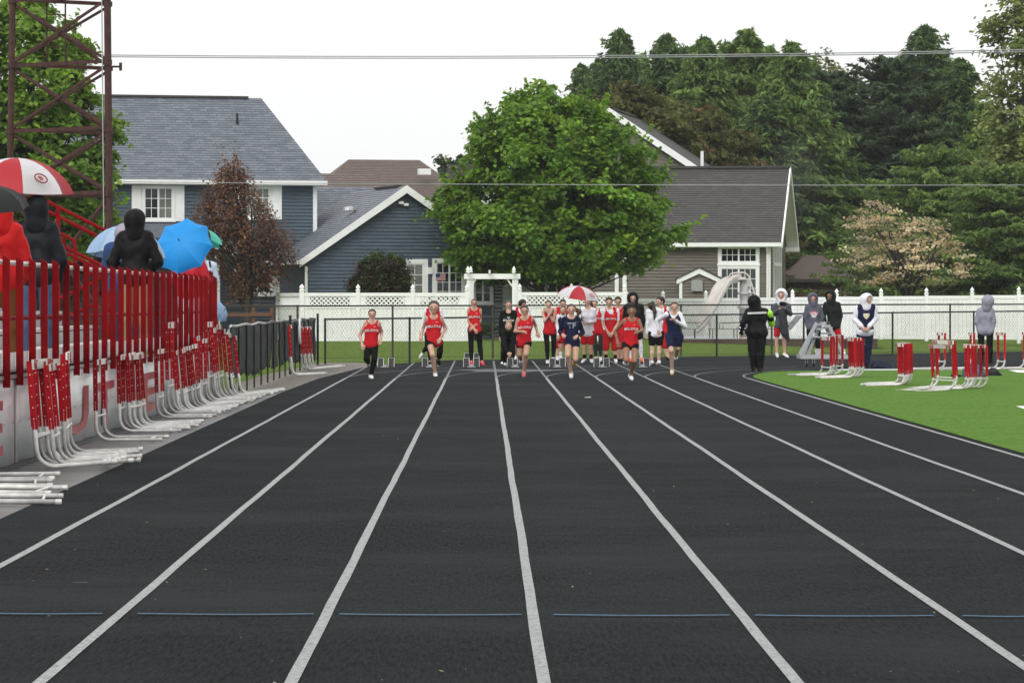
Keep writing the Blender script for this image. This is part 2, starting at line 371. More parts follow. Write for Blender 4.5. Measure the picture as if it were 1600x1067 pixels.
wall_letter('U', 44.8, 47.6, .14, .66); wall_letter('T', 48.5, 50.9, .14, .66); wall_letter('E', 55.3, 57.2, .14, .66)
# red guard rail: steel posts on the face of the stand with pipes between
rail = empty('guard_railing', (XW, 54, DK)); tag(rail, 'dark red steel guard railing with closely seen flat posts along the bleacher front', 'railing')
mb = MB(); p = [(-.03,0),(.045,0)]
post = MB(); a = .05
post.prism([(-.034,-.016,-.13),(.036,-.016,-.13),(.036,-.016,1.078),(-.034,-.016,1.125)], (0,.032,0))
pm = post.mesh('post')
ys_ = [37.0+1.125*i for i in range(30)]
for y in ys_:
    if y > 70.0: break
    o = link('post', pm, M_redp, rail); o.location = (.042, y-54, 0)
for (x, z, r, m) in ((-.02, 1.055, .024, M_tube), (-.02, .52, .022, M_redp)):
    lbuild(MB().tube([(XW+x, Y0, DK+z), (XW+x, 69.95, DK+z)], r, 8), 'pipe_rail', m, rail, rail)
M_toe = mat('white_toe_plate', (.62,.63,.64), .4, .1, 5)
for y in ys_[:-1]:
    if y > 69: break
    lbuild(MB().box(XW-.012, XW+.004, y+.05, y+1.08, DK+.02, DK+.19), 'toe_plate', M_toe, rail, rail)
# far-end railing climbing with the rows
er = empty('stair_railing', (-6.2, 70.3, DK)); tag(er, 'red pipe railing sloping up the far end of the bleachers', 'railing')
a = P(188, 372, 70.3); b = P(-20, 268, 70.3); sl_ = (b.z-a.z)/(b.x-a.x)
def on(x, dz): return (x, 70.3, a.z+(x-a.x)*sl_+dz)
for dz, xr in ((0, a.x), (-.16, a.x-.05), (-.62, a.x+.25), (-.84, a.x+.3)):
    lbuild(MB().tube([on(xr, dz), on(-9.6, dz)], .032, 8), 'pipe_rail', M_redp, er, er)
for x in (-6.35, -7.2, -8.1, -9.0):
    lbuild(MB().box(x-.035, x+.035, 70.27, 70.33, 0.4, on(x, 0)[2]), 'post', M_redp, er, er)
lbuild(MB().tube([P(78,363,68.5), P(100,367,68.5), P(118,377,68.5), P(118,420,68.5)], .03, 8), 'hand_rail', M_redp, er, er)
lbuild(MB().tube([P(100,367,68.5), P(100,420,68.5)], .03, 8), 'hand_rail', M_redp, er, er)
for i, (x0, y0, x1, y1) in enumerate(((80,384,165,425),(85,470,150,440),(80,505,150,475),(150,425,330,440))):
    lbuild(MB().tube([P(x0,y0,67+.3*i), P(x1,y1,67+.3*i)], .03, 8), 'pipe_rail', M_redp, er, er)
lbuild(MB().box(-4.63,-4.57,69.98,70.05,.3,2.12).tube([(-4.6,70.0,2.1),(-4.72,70.0,2.1)], .04, 8), 'end_post', M_redp, er, er)
# ------------------------------------------------------------------ light tower
tw = empty('lattice_tower', (-8.2, 82, 0)); tag(tw, 'rusty brown lattice light tower standing behind the bleachers', 'tower')
def leg(z, k):                                          # three legs drawing together upwards
    base = [(-9.42, 82.2), (-7.28, 81.0), (-7.46, 83.2)][k]; c = (-8.1, 82.1); t = 1-.011*z
    return Vector((c[0]+(base[0]-c[0])*t, c[1]+(base[1]-c[1])*t, z))
for k in range(3):
    lbuild(MB().tube([leg(z, k) for z in (0, 3, 6, 9, 12, 14)], .062, 8), 'leg', M_rust, tw, tw)
LV = [1.2, 3.72, 4.98, 6.27, 7.55, 8.85, 10.2]
for i, z in enumerate(LV):
    for k, q in ((0,1),(1,2),(2,0)):
        lbuild(MB().bar(leg(z,k), leg(z+.03,q), .03, .075), 'horizontal', M_rust, tw, tw)
        if i < len(LV)-1:
            z2 = LV[i+1]
            lbuild(MB().bar(leg(z+.05,k), leg(z2-.05,q), .025, .055), 'brace', M_rust, tw, tw)
            lbuild(MB().bar(leg(z+.05,q)+Vector((0,.04,0)), leg(z2-.05,k)+Vector((0,.04,0)), .025, .055), 'brace', M_rust, tw, tw)
    for k in range(3): lbuild(MB().lathe([(.09,-.05),(.09,.05)], leg(z,k), 8), 'joint_collar', M_rust, tw, tw)
lad = MB()
for x in (74, 103): lad.tube([P(x,100,82.6), P(x,-90,82.6)], .018, 5)
for y in range(-80, 100, 25): lad.tube([P(74,y+4,82.6), P(103,y+4,82.6)], .012, 5)
lbuild(lad, 'ladder', M_rust, tw, tw)
cb = MB().tube([leg(6.2,2)+Vector((.02,-.1,.1)), leg(6.2,2)+Vector((.28,-.1,.1))], .02, 6).tube([leg(6.2,2)+Vector((.25,-.1,.02)), leg(6.2,2)+Vector((.25,-.1,.18))], .03, 6)
lbuild(cb, 'stub_arm', M_rust, tw, tw)
lbuild(MB().tube([leg(2.5,1)+Vector((-.1,-.02,0)), leg(10.5,1)+Vector((-.1,-.02,0))], .012, 6), 'conduit', M_galv, tw, tw)
# ------------------------------------------------------------------ windscreen fence from the stand to the corner
XF = -4.42
wf = empty('windscreen_fence', (XF, 90, 0)); tag(wf, 'low black fence hung with dark woven windscreen fabric beside the gravel', 'fence')
M_fab = mat('windscreen_fabric', (.022,.026,.028), .8, .35, 14, bump=.7, bscale=26, aniso=(1,1,7))
fy = [71.0+2.42*i for i in range(16)]
for i, y in enumerate(fy):
    x = XF+.09 if y < 104 else XF+.12
    big = i in (9, 15)
    lbuild(MB().tube([(x, y, -.05), (x, y, 1.18+(.14 if big else 0))], (.032 if big else .018), 8), 'post', M_black, wf, wf)
for i in range(15):
    y0, y1 = fy[i], fy[i+1]; mb = MB(); n = 8; m_ = 6; vs = []; fs = []
    lo = .27+.04*math.sin(i*1.7) if i < 9 else (.25+.06*math.sin(i) if i < 12 else .12)
    for s_ in (0, -.006):
        for j in range(m_+1):
            for q in range(n+1):
                t = q/n; v = j/m_
                z = (lo+.02*math.sin(q*1.9+i))*(1-v)+(1.19-.035*math.sin(t*math.pi))*v
                x = XF+.05+.025*math.sin(t*math.pi*2+i)*(1-v*.6)+.012*math.sin(v*9+i*2+q)
                vs.append((x+s_, y0+(y1-y0)*t, z))
    k = (m_+1)*(n+1)
    for j in range(m_):
        for q in range(n):
            a_ = j*(n+1)+q; fs += [(a_, a_+1, a_+n+2, a_+n+1), (a_+k+1, a_+k, a_+k+n+1, a_+k+n+2)]
    for q in range(n): fs += [(q+1, q, q+k, q+k+1), (m_*(n+1)+q, m_*(n+1)+q+1, m_*(n+1)+q+1+k, m_*(n+1)+q+k)]
    for j in range(m_): a_ = j*(n+1); fs += [(a_, a_+n+1, a_+n+1+k, a_+k), (a_+n+n+1, a_+n, a_+n+k, a_+n+n+1+k)]
    mb.add(vs, fs); lbuild(mb, 'fabric_panel', M_fab, wf, wf, True)
tp = [(XF+.05, 70.2, .98)]+[(XF+.05+.02*math.sin(y), y, 1.215-.03*abs(math.sin((y-71)/2.42*math.pi*.5))) for y in np.linspace(71.5, 107.3, 40)]
lbuild(MB().tube(tp[:14], .024, 6), 'top_rail', M_galv, wf, wf); lbuild(MB().tube(tp[13:], .024, 6), 'top_rail', M_black, wf, wf)
cl = MB(); vs = []                                      # white cloth slung over the fence
c0 = P(468, 494, 96.5); n = 6
for s_ in (0, .025):
    for j in range(7):
        for q in range(n):
            wd = [.07,.10,.16,.19,.17,.15,.06][j]; vs.append((XF+.13+s_+.012*math.sin(q*2+j), 96.3+wd*6*(q/(n-1)-.5)*1.2+.25*j/6, 1.22-.095*j+.012*math.sin(q*1.7)))
k = 7*n; fs = []
for j in range(6):
    for q in range(n-1): a_ = j*n+q; fs += [(a_,a_+n,a_+n+1,a_+1), (a_+k,a_+k+1,a_+k+n+1,a_+k+n)]
for q in range(n-1): fs += [(q,q+1,q+1+k,q+k),(6*n+q+1,6*n+q,6*n+q+k,6*n+q+1+k)]
for j in range(6): fs += [(j*n+n,j*n,j*n+k,j*n+n+k),(j*n+n-1,j*n+2*n-1,j*n+2*n-1+k,j*n+n-1+k)]
cl.add(vs, fs); o = cl.build('cloth', mat('white_cloth', (.75,.75,.78), .8, .08, 9), smooth=True); tag(o, 'white cloth slung over the black windscreen fence', 'cloth')
# ------------------------------------------------------------------ chain-link fences behind the start
M_bwire = mat('black_fence_wire', (.010,.010,.010), .5, .2, 10)
M_gwire = mat('brown_fence_wire', (.05,.045,.04), .5, .2, 10)
def chainlink(name, a, b, h, posts, m_post, m_wire, label, pitch=.11, wire=.0042, pr=.03, gzf=None, mid=None):
    a = Vector(a); b = Vector(b); L = (b-a).length; u = (b-a).normalized(); q = Vector((-u.y, u.x, 0))
    root = empty(name, a); tag(root, label, 'fence')
    z0 = lambda s: a.z+(b.z-a.z)*s/L
    def at(s, z, off=0): return u*s+Vector((0,0,z))+q*off
    def hz(s): return h[0]+(h[1]-h[0])*s/L
    for s in posts:
        MB().tube([at(s, -.3), at(s, hz(s)+.03)], pr, 8).build('post', m_post, root)
    ss = np.linspace(0, L, 12)
    MB().tube([at(s, hz(s)) for s in ss], .024, 6).build('top_rail', m_post, root)
    MB().tube([at(s, .04) for s in ss], .006, 4).build('bottom_wire', m_wire, root)
    mb = MB(); H = max(h)                                # the woven mesh: two families of slanting wires
    n = int(L/pitch); sl = .80                           # run per unit height
    for i in range(-int(H*sl/pitch)-1, n+1):
        for sgn in (1, -1):
            s0 = i*pitch if sgn > 0 else i*pitch+H*sl; s1 = s0+sgn*H*sl
            t0, t1 = 0.0, 1.0
            lo, hi = 0, L
            if s1 != s0:
                ta = (lo-s0)/(s1-s0); tb = (hi-s0)/(s1-s0); t0 = max(t0, min(ta, tb)); t1 = min(t1, max(ta, tb))
            if t1 <= t0+.02: continue
            p0 = at(s0+(s1-s0)*t0, .03+H*t0, .012*sgn); ztop = hz(max(0,min(L,s0+(s1-s0)*t1)))+.02
            p1 = at(s0+(s1-s0)*t1, min(.03+H*t1, ztop+.02), .012*sgn)
            d = (p1-p0).normalized()*0; w2 = wire/2
            nn = Vector((u.x, u.y, 0))*w2; qq = q*w2
            mb.add([p0-nn, p0+qq, p0+nn, p1-nn, p1+qq, p1+nn], [(0,1,4,3),(1,2,5,4),(2,0,3,5)])
    o = mb.build('wire_mesh', m_wire, root); o['kind'] = 'stuff'
    return root
A = (-4.15, back_y(-4.15)-4.2, 0); 
B = (20.5, back_y(20.5), .0)
L = (Vector(B)-Vector(A)).length
def s_at(x, A, B):                                       # distance along the fence seen at photo column x
    A = Vector(A); B = Vector(B); k = (x-CX)/F; t = (k*A.y-A.x)/((B.x-A.x)-k*(B.y-A.y)); return t*(B-A).length
chainlink('chain_link_fence', A, B, (1.17, 1.34), [0]+[s_at(x, A, B) for x in (640, 800, 962, 1120, 1256, 1395, 1522)], M_black, M_bwire, 'low black chain-link fence behind the starting line', gzf=gz)
A2 = (-9.5, 113.5, 0); B2 = (23, 140.0, .0)
chainlink('tall_chain_link_fence', A2, B2, (1.50, 1.56), [s_at(x, A2, B2) for x in (340, 465, 613.5, 770, 915, 1064, 1206, 1345, 1485)], M_rustf, M_gwire, 'taller weathered brown chain-link fence running behind the black one', pitch=.12, wire=.0036, gzf=gz)
# ------------------------------------------------------------------ white vinyl fences
def cap_post(mb, c, z0, z1, w=.062):
    mb.box(c.x-w, c.x+w, c.y-w, c.y+w, z0, z1)
    mb.lathe([(.085,0),(.09,.03),(.05,.045),(.045,.06),(.075,.10),(.07,.13),(.02,.20),(.004,.23)], (c.x, c.y, z1), 10)
def vfence(name, pts, zb, ztop, label, lattice, skip=(), lat=.48):
    root = empty(name, (pts[0].x, pts[0].y, zb[0])); tag(root, label, 'fence')
    n = len(pts); U = []
    for i, p in enumerate(pts):
        mb = MB(); cap_post(mb, p, zb[i]-.1, ztop[i]+.07); lbuild(mb, 'post', M_white, root, root)
    for i in range(n-1):
        if i in skip: continue
        a, b = pts[i].copy(), pts[i+1].copy(); a.z = b.z = 0; u = (b-a).normalized(); a += u*.064; b -= u*.064; L = (b-a).length; q = Vector((-u.y,u.x,0))
        za, zt = zb[i], ztop[i]; up = Vector((0,0,1))
        top = zt-(lat if lattice else 0)
        # rails
        for z, h in ((zt-.06, .12), (za+.10, .14))+(((top, .10),) if lattice else ()):
            mb = MB().bar(a+up*z, b+up*z, .07, h); lbuild(mb, 'rail', M_white, root, root)
        # tongue-and-groove boards with recessed joints
        mb = MB(); k = max(3, int(L/.15)); d = L/k; lo = za+.175; hi = top-.055
        for j in range(k): mb.bar(a+u*(d*(j+.5))+up*lo, a+u*(d*(j+.5))+up*hi, d-.012, .03, up=q)
        mb.bar(a+u*(L/2)+up*lo+q*.012, a+u*(L/2)+up*hi+q*.012, L, .006, up=q)
        lbuild(mb, 'board_panel', M_white, root, root)
        if lattice:
            z0, z1 = top+.055, zt-.125; x0, x1 = .05, L-.05; H = z1-z0; mb = MB(); st = .155
            m0 = .10 if L > 1.2 else 0
            mb.bar(a+u*(x0+m0*.5)+up*z0, a+u*(x0+m0*.5)+up*z1, m0+.1, .03, up=q); mb.bar(a+u*(x1-m0*.5)+up*z0, a+u*(x1-m0*.5)+up*z1, m0+.1, .03, up=q)
            for sgn, off in ((1, .006), (-1, -.006)):
                j = -int(H/st)-1
                while j*st < (x1-x0):
                    s0 = x0+j*st if sgn > 0 else x0+j*st+H; s1 = s0+sgn*H
                    t0, t1 = 0., 1.
                    ta = (x0-s0)/(s1-s0); tb = (x1-s0)/(s1-s0); t0 = max(0, min(ta,tb)); t1 = min(1, max(ta,tb))
                    if t1 > t0+.03:
                        mb.bar(a+u*(s0+(s1-s0)*t0)+up*(z0+H*t0)+q*off, a+u*(s0+(s1-s0)*t1)+up*(z0+H*t1)+q*off, .044, .010, up=q)
                    j += 1
            o = lbuild(mb, 'lattice', M_white, root, root)
    return root
YL = 142.0
def VP(x, Y): p = P(x, HY, Y); p.z = 0; return p
zt = CH+15.5*YL/F
vfence('lattice_fence', [VP(x, YL) for x in (472.5, 559.5, 645, 729.5)], [.24]*4, [zt]*4, 'white vinyl privacy fence with lattice top in front of the blue house', True)
vfence('lattice_fence', [VP(434, YL+6.5), VP(471, YL+.5)], [.24]*2, [zt]*2, 'short angled return of white lattice-topped fence beside the red-leaved tree', True)
vfence('lattice_fence', [VP(x, YL+.5) for x in (812, 893, 976)], [.24]*3, [zt+.02]*3, 'white lattice-topped fence under the big green tree', True)
xs_ = [1000+0]; 
px = [979.5, 1036, 1103, 1171, 1238.5, 1307.5, 1377, 1448, 1519.5, 1592.5, 1666]
pts = [VP(x, 156-(x-980)/620*9) for x in px]
vfence('solid_fence', pts, [.26]*len(px), [CH+(473-(467-(x-980)/620*6.5))*(156-(x-980)/620*9)/F for x in px], 'solid white vinyl fence with pointed post caps behind the pool', False)
# timber edge in front of the pool deck
rw = empty('retaining_wall', (8, 139, 0)); tag(rw, 'low brown timber retaining edge below the pool deck', 'wall')
M_timb = mat('wet_timber', (.075,.050,.035), .7, .4, 3, bump=.4, bscale=30, aniso=(1,1,5))
for i in range(6):
    a = P(1066+i*51, 531, 140); b = P(1066+i*51+50, 531, 140)
    for z in (.0, .13, .26): lbuild(MB().box(a.x, b.x, 139.9, 140.1, z+.002, z+.125), 'timber', M_timb, rw, rw)
sheet('pool_deck', [(6.5,140.1),(13.4,140.1),(13.4,152),(6.0,152)], .385, M_strip)
# arbor over the garden gate
ar = empty('garden_arbor', tuple(VP(770, YL+1))); tag(ar, 'white garden arbor with flat beams over the gap in the fence', 'arbor')
for x, Y in ((732,YL+.6),(737.5,YL+2.2),(803,YL+.6),(807,YL+2.2)):
    p = VP(x, Y); zz = P(0, 434, Y).z; lbuild(MB().box(p.x-.06,p.x+.06,p.y-.06,p.y+.06,.2,zz), 'post', M_white, ar, ar)
for Y in (YL+.6, YL+2.2):
    a = P(725, 431.5, Y); b = P(813, 431.5, Y); lbuild(MB().box(a.x,b.x,Y-.10,Y-.065,a.z-.10,a.z+.08), 'beam', M_white, ar, ar)
for x in (732, 765, 803):
    a = P(x, 426.5, YL+.2); mb = MB().box(a.x-.03,a.x+.03,YL+.1,YL+2.8,a.z-.02,a.z+.10); lbuild(mb, 'cross_piece', M_white, ar, ar)
for x, d in ((736, 1), (800, -1)):
    a = P(x, 447, YL+.6); b = P(x+9*d, 434, YL+.6); lbuild(MB().bar(a, b, .05, .05), 'brace', M_white, ar, ar)
for x in (731, 735.5, 803):
    a = P(x, 426, YL+.6); mb = MB().lathe([(.075,0),(.08,.03),(.04,.05),(.07,.10),(.02,.20),(.004,.22)], (a.x, a.y, a.z), 8); lbuild(mb, 'finial', M_white, ar, ar)
# overhead cables
def cable(y0, ym, y1, Y, r, label):
    mb = MB(); pts = []
    for i in range(41):
        x = -400+2400*i/40; t = (x)/1600
        y = y0*(1-t)*(1-2*t)*1.0+4*ym*t*(1-t)+y1*t*(2*t-1)
        pts.append(P(x, y, Y))
    tag(mb.tube(pts, r, 6).build('power_cable', M_wire), label, 'cable')
cable(85, 88.5, 78, 128, .016, 'upper of the two parallel overhead cables near the treetops')
cable(87.5, 91.5, 81, 128, .016, 'lower of the two parallel overhead cables near the treetops')
cable(283, 288.5, 289.5, 130, .012, 'single overhead cable crossing in front of the roofs')
# ------------------------------------------------------------------ houses
class Frame:
    def __init__(s, name, x, Y, th, label, cat='house', z=.2):
        s.O = P(x, HY, Y); s.O.z = z; s.th = R(th); s.u = Vector((math.cos(s.th), math.sin(s.th), 0)); s.w = Vector((-math.sin(s.th), math.cos(s.th), 0))
        s.root = empty(name, s.O, s.th); tag(s.root, label, cat)
    def at(s, x, y, d=0.0):            # photo pixel -> (along, height) on the plane d behind the front wall
        D = Vector(((x-CX)/F, 1, -(y-HY)/F)); C = Vector((0,0,CH)); t = (d-(C-s.O).dot(s.w))/D.dot(s.w); q = C+D*t-s.O
        return q.dot(s.u), q.z
    def a(s, x, d=0.0): return s.at(x, HY, d)[0]
    def z(s, y, d=0.0, x=757): return s.at(x, y, d)[1]
def siding(fr, name, poly, d, m, h=.128, flip=False, axis='a', parent=None):
    # poly: list of (a,z) ; lap courses clipped to the polygon (convex)
    zs = [p[1] for p in poly]; z = min(zs); zm = max(zs); mb = MB()
    def ext(zz):
        xs = []
        for i in range(len(poly)):
            p, q = poly[i], poly[(i+1)%len(poly)]
            if (p[1]-zz)*(q[1]-zz) <= 0 and p[1] != q[1]: xs.append(p[0]+(q[0]-p[0])*(zz-p[1])/(q[1]-p[1]))
            elif p[1] == q[1] == zz: xs += [p[0], q[0]]
        return (min(xs), max(xs)) if xs else None
    def pt(a_, dd, zz): return (a_, d+dd, zz) if axis == 'a' else (d-dd, a_, zz)
    while z < zm-.01:
        z1 = min(z+h, zm-.0005); e0 = ext(z+1e-4); e1 = ext(z1)
        if e0 and e1:
            mb.add([pt(e0[0],-.038,z), pt(e0[1],-.038,z), pt(e1[1],0,z1), pt(e1[0],0,z1), pt(e0[0],0,z), pt(e0[1],0,z)], [(0,1,2,3),(4,5,1,0)])
        z += h
    bk = [pt(a_, .02, zz) for a_, zz in poly]; fk = [pt(a_, .15, zz) for a_, zz in poly]
    mb.add(bk+fk, [tuple(range(len(poly))), tuple(range(2*len(poly)-1, len(poly)-1, -1))]+[(i,(i+1)%len(poly),(i+1)%len(poly)+len(poly),i+len(poly)) for i in range(len(poly))])
    o = mb.build(name, m, parent or fr.root); return o
def roof_plane(fr, name, e0, e1, r1, r0, m, th=.14, step=.145, parent=None):
    # e0,e1: eave corners, r0,r1: ridge corners (local points); shingle courses as shallow steps
    e0, e1, r0, r1 = map(Vector, (e0, e1, r0, r1)); n = (e1-e0).cross(r0-e0)
    if n.length < 1e-4: n = (e1-e0).cross(r1-e0)
    n.normalize()
    if n.z < 0: n = -n
    L = max((r0-e0).length, (r1-e1).length); k = max(2, int(L/step)); vs = []; fs = []; uv = []
    ud = (e1-e0).normalized()
    for i in range(k):
        t0, t1 = i/k, (i+1)/k
        a = e0.lerp(r0, t0); b = e1.lerp(r1, t0); c = e1.lerp(r1, t1); d = e0.lerp(r0, t1); s = len(vs)
        vs += [a+n*.014, b+n*.014, c, d, a-n*.004, b-n*.004]; fs += [(s,s+1,s+2,s+3), (s+4,s+5,s+1,s)]
        q = lambda p, v: ((p-e0).dot(ud), v)
        uv += [q(a,i*.14+.012), q(b,i*.14+.012), q(c,(i+1)*.14), q(d,(i+1)*.14), q(a,i*.14+.01), q(b,i*.14+.01), q(b,i*.14+.012), q(a,i*.14+.012)]
    s = len(vs); top = [e0-n*.004, e1-n*.004, r1-n*.004, r0-n*.004]; vs += top+[p-n*th for p in top]
    fs += [(s+7,s+6,s+5,s+4)]+[(s+i,s+4+i,s+4+(i+1)%4,s+(i+1)%4) for i in range(4)]
    uv += [(0,0)]*20
    me = bpy.data.meshes.new(name); me.from_pydata([tuple(v) for v in vs], [], fs); l = me.uv_layers.new(name='UVMap')
    l.data.foreach_set('uv', np.array(uv, dtype=np.float32).ravel()[:2*len(me.loops)])
    return link(name, me, m, parent or fr.root)
def window(fr, x0, y0, x1, y1, d=0, sash=2, grid=(2,3), trim=.09, glass=None, axis=None, shut=None, name='window'):
    a0, z1 = fr.at(x0, y0, d); a1, z0 = fr.at(x1, y1, d)
    t = trim; mb = MB()
    for (p, q, r, s) in ((a0,a1,z1-t,z1),(a0,a1,z0,z0+t),(a0,a0+t,z0+t,z1-t),(a1-t,a1,z0+t,z1-t)): mb.box(p,q,d-.085,d+.01,r,s)
    mb.box(a0-.03,a1+.03,d-.11,d-.086,z0-.03,z0+.04)
    wdo = mb.build(name, M_trim, fr.root)
    wd = (a1-a0-2*t)/sash
    for i in range(sash):
        p, q = a0+t+wd*i, a0+t+wd*(i+1); f = .035
        mb = MB()
        for (aa, bb, cc, dd) in ((p,q,z1-t-f,z1-t),(p,q,z0+t,z0+t+f),(p,p+f,z0+t+f,z1-t-f),(q-f,q,z0+t+f,z1-t-f)): mb.box(aa+.001,bb-.001,d-.064,d+.005,cc,dd)
        mb.build('sash', M_trim, wdo)
        g = glass[i] if isinstance(glass, (list,tuple)) else (glass or M_glass)
        MB().box(p+f,q-f,d-.046,d-.041,z0+t+f,z1-t-f).build('pane', g, wdo)
        mb = MB(); gx, gy = grid
        for j in range(1, gx): xx = p+f+(q-p-2*f)*j/gx; mb.box(xx-.011,xx+.011,d-.053,d-.047,z0+t+f,z1-t-f)
        for j in range(1, gy): zz = z0+t+f+(z1-z0-2*t-2*f)*j/gy; mb.box(p+f,q-f,d-.060,d-.054,zz-.011,zz+.011)
        if mb.v: mb.build('muntin', M_trim, wdo)
    if shut:
        for (sx0, sx1) in shut:
            s0, s1 = fr.a(sx0, d), fr.a(sx1, d); mb = MB().box(s0,s1,d-.062,d-.02,z0,z1)
            for (c0, c1) in ((.06,.46),(.52,.94)):
                h = z1-z0; mb.box(s0+.05,s1-.05,d-.072,d-.063,z0+h*c0,z0+h*c1)
            mb.build('shutter', M_trim, fr.root)
    return wdo
# --- blue house, main block (two storeys)
b1 = Frame('blue_house', 493, 154, 15, 'two-storey blue sided house with grey shingle roof behind the red-leaved tree')
aL = b1.a(150); z0 = 0.0; ze = b1.z(283, x=493)
siding(b1, 'front_wall', [(aL,z0),(0,z0),(0,ze),(aL,ze)], 0, M_blue)
MB().box(-9.5,-.02,.16,7,0,ze-.02).build('wall_core', M_blue, b1.root)
MB().box(-.10,.05,-.06,.1,z0,ze-.05).build('corner_board', M_trim, b1.root)
ez = ze; ov = .35; run = 3.4
aR = b1.a(510, -ov); rz_ = b1.at(408, 154, run)
roof_plane(b1, 'roof', (aL-1,-ov,ez), (aR,-ov,ez), (rz_[0],run,rz_[1]), (aL-1,run,rz_[1]), M_shb)
roof_plane(b1, 'roof', (aR+.3,run*2+ov,ez), (aL-1,run*2+ov,ez), (aL-1,run,rz_[1]), (rz_[0],run,rz_[1]), M_shb)
roof_plane(b1, 'roof', (aR,-ov,ez), (aR+.3,run*2+ov,ez), (rz_[0]+.02,run,rz_[1]), (rz_[0],run,rz_[1]), M_shb)
MB().box(aL-1,rz_[0]-.5,run-.12,run+.12,rz_[1]-.02,rz_[1]+.06).build('ridge_vent', M_shg, b1.root)
MB().box(aL-1,aR+.02,-ov-.12,-ov-.002,ez-.16,ez-.01).build('gutter', M_trim, b1.root)
MB().box(aL-1,aR,-ov,-.001,ez-.19,ez-.145).build('soffit', M_trim, b1.root)
p_ = b1.at(371, 193, 2.2); MB().lathe([(.09,0),(.05,.05),(.05,.42)], (p_[0], 2.2, p_[1]-.05), 8).build('vent_pipe', M_black, b1.root)
window(b1, 222, 290, 273, 346, sash=2, grid=(2,3), glass=[M_glass, M_glassl], shut=[(206,221.5),(273.5,288)])
window(b1, 377, 290, 424, 343, sash=2, grid=(2,3), glass=[M_glassl, M_glassl], shut=[(361,376.5),(424.5,440)])
window(b1, 378, 408, 426, 462, sash=2, grid=(2,3), shut=[(366,377.5),(426.5,440)])
# porch on its front
pr0 = b1.at(345, 362, -2.0); pl0 = b1.at(215, 362, -2.0)
pa = b1.a(352, -2); pb = b1.a(205, -2); zt_ = b1.z(349, 0, 300); zl = b1.z(372, -2, 300)
roof_plane(b1, 'porch_roof', (pb,-2,zl), (b1.a(348,-2),-2,zl), (b1.a(330,-.03),-.03,zt_), (pb,-.03,zt_), M_shb, th=.1)
pc = b1.at(336, 361, -2.05); pd = b1.at(368, 400, -2.05)
mb = MB().prism([(pc[0],-2.05,pc[1]),(pd[0],-2.05,pd[1]),(pd[0],-2.05,pd[1]-.2),(pc[0],-2.05,pc[1]-.2)], (0,1.6,0)); mb.build('porch_rake', M_trim, b1.root)
qa = b1.a(340.5, -2); MB().box(qa-.08,qa+.08,-2.0,-1.85,0,b1.z(385,-2,340)).build('porch_post', M_trim, b1.root)
siding(b1, 'porch_wall', [(b1.a(306,-1.8),0),(qa-.08,0),(qa-.08,b1.z(380,-2,330)),(b1.a(306,-1.8),b1.z(366,-2,330))], -1.8, M_blue)
# --- blue house wing with the gable
b2 = Frame('blue_house_wing', 640, 150, 15, 'single-storey blue gabled wing with white rakes left of the big green tree')
ov = .3
ap = b2.at(635.5, 291, -ov); el = b2.at(468, 408, -ov); er_ = (2*ap[0]-el[0], el[1])
wl, wr = b2.a(478), 2*ap[0]-b2.a(478); sl2 = (ap[1]-el[1])/(ap[0]-el[0])
zw = lambda a_: ap[1]-abs(a_-ap[0])*sl2-.16
siding(b2, 'front_wall', [(wl,0),(wr,0),(wr,zw(wr)),(ap[0],zw(ap[0])),(wl,zw(wl))], 0, M_blue)
MB().prism([(wl+.05,.16,0),(wr-.05,.16,0),(wr-.05,.16,zw(wr)),(ap[0],.16,zw(ap[0])-.05),(wl+.05,.16,zw(wl))], (0,7.5,0)).build('wall_core', M_blue, b2.root)
dpt = 8.2
roof_plane(b2, 'roof', (el[0],dpt,el[1]), (el[0],-ov,el[1]), (ap[0],-ov,ap[1]), (ap[0],dpt,ap[1]), M_shb)
roof_plane(b2, 'roof', (er_[0],-ov,er_[1]), (er_[0],dpt,er_[1]), (ap[0],dpt,ap[1]), (ap[0],-ov,ap[1]), M_shb)
for e in (el, er_):
    MB().prism([(e[0],-ov-.06,e[1]+.03),(ap[0],-ov-.06,ap[1]+.03),(ap[0],-ov-.06,ap[1]-.25),(e[0],-ov-.06,e[1]-.22)], (0,.055,0)).build('rake_board', M_trim, b2.root)
MB().box(ap[0]-.1,ap[0]+.1,.8,4.4,ap[1]+.005,ap[1]+.07).build('ridge_vent', M_shg, b2.root)
q_ = b2.at(546, 329, 2.4); mb = MB().lathe([(.02,-.02),(.26,0),(.22,.10),(.05,.16)], (q_[0], 2.4, q_[1]), 10); mb.build('roof_vent', M_galv, b2.root)
q_ = b2.at(469, 412, -.1); MB().box(q_[0]+.18,q_[0]+.27,-.12,-.03,0,q_[1]-.1).build('downspout', M_trim, b2.root)
MB().box(el[0]-.1,el[0]+.02,-ov,6,el[1]-.12,el[1]+.01).build('gutter', M_trim, b2.root)
q_ = b2.at(629, 317, -.1); mb = MB().box(q_[0]-.16,q_[0]+.02,-.2,-.04,q_[1]-.05,q_[1]+.05).box(q_[0]+.04,q_[0]+.2,-.2,-.04,q_[1]-.11,q_[1]-.02); mb.build('flood_light', M_trim, b2.root)
window(b2, 627, 405, 668, 470, sash=1, grid=(2,3), trim=.17, glass=M_glassl, name='door_window')
window(b2, 675, 404, 728, 478, sash=2, grid=(2,4), trim=.15)
window(b2, 738, 425, 770, 476, sash=2, grid=(1,3), trim=.09)
q_ = b2.at(671.5, 423, -.05); MB().box(q_[0]-.09,q_[0]+.09,-.14,-.03,q_[1]-.12,q_[1]+.12).build('wall_lamp', M_trim, b2.root)
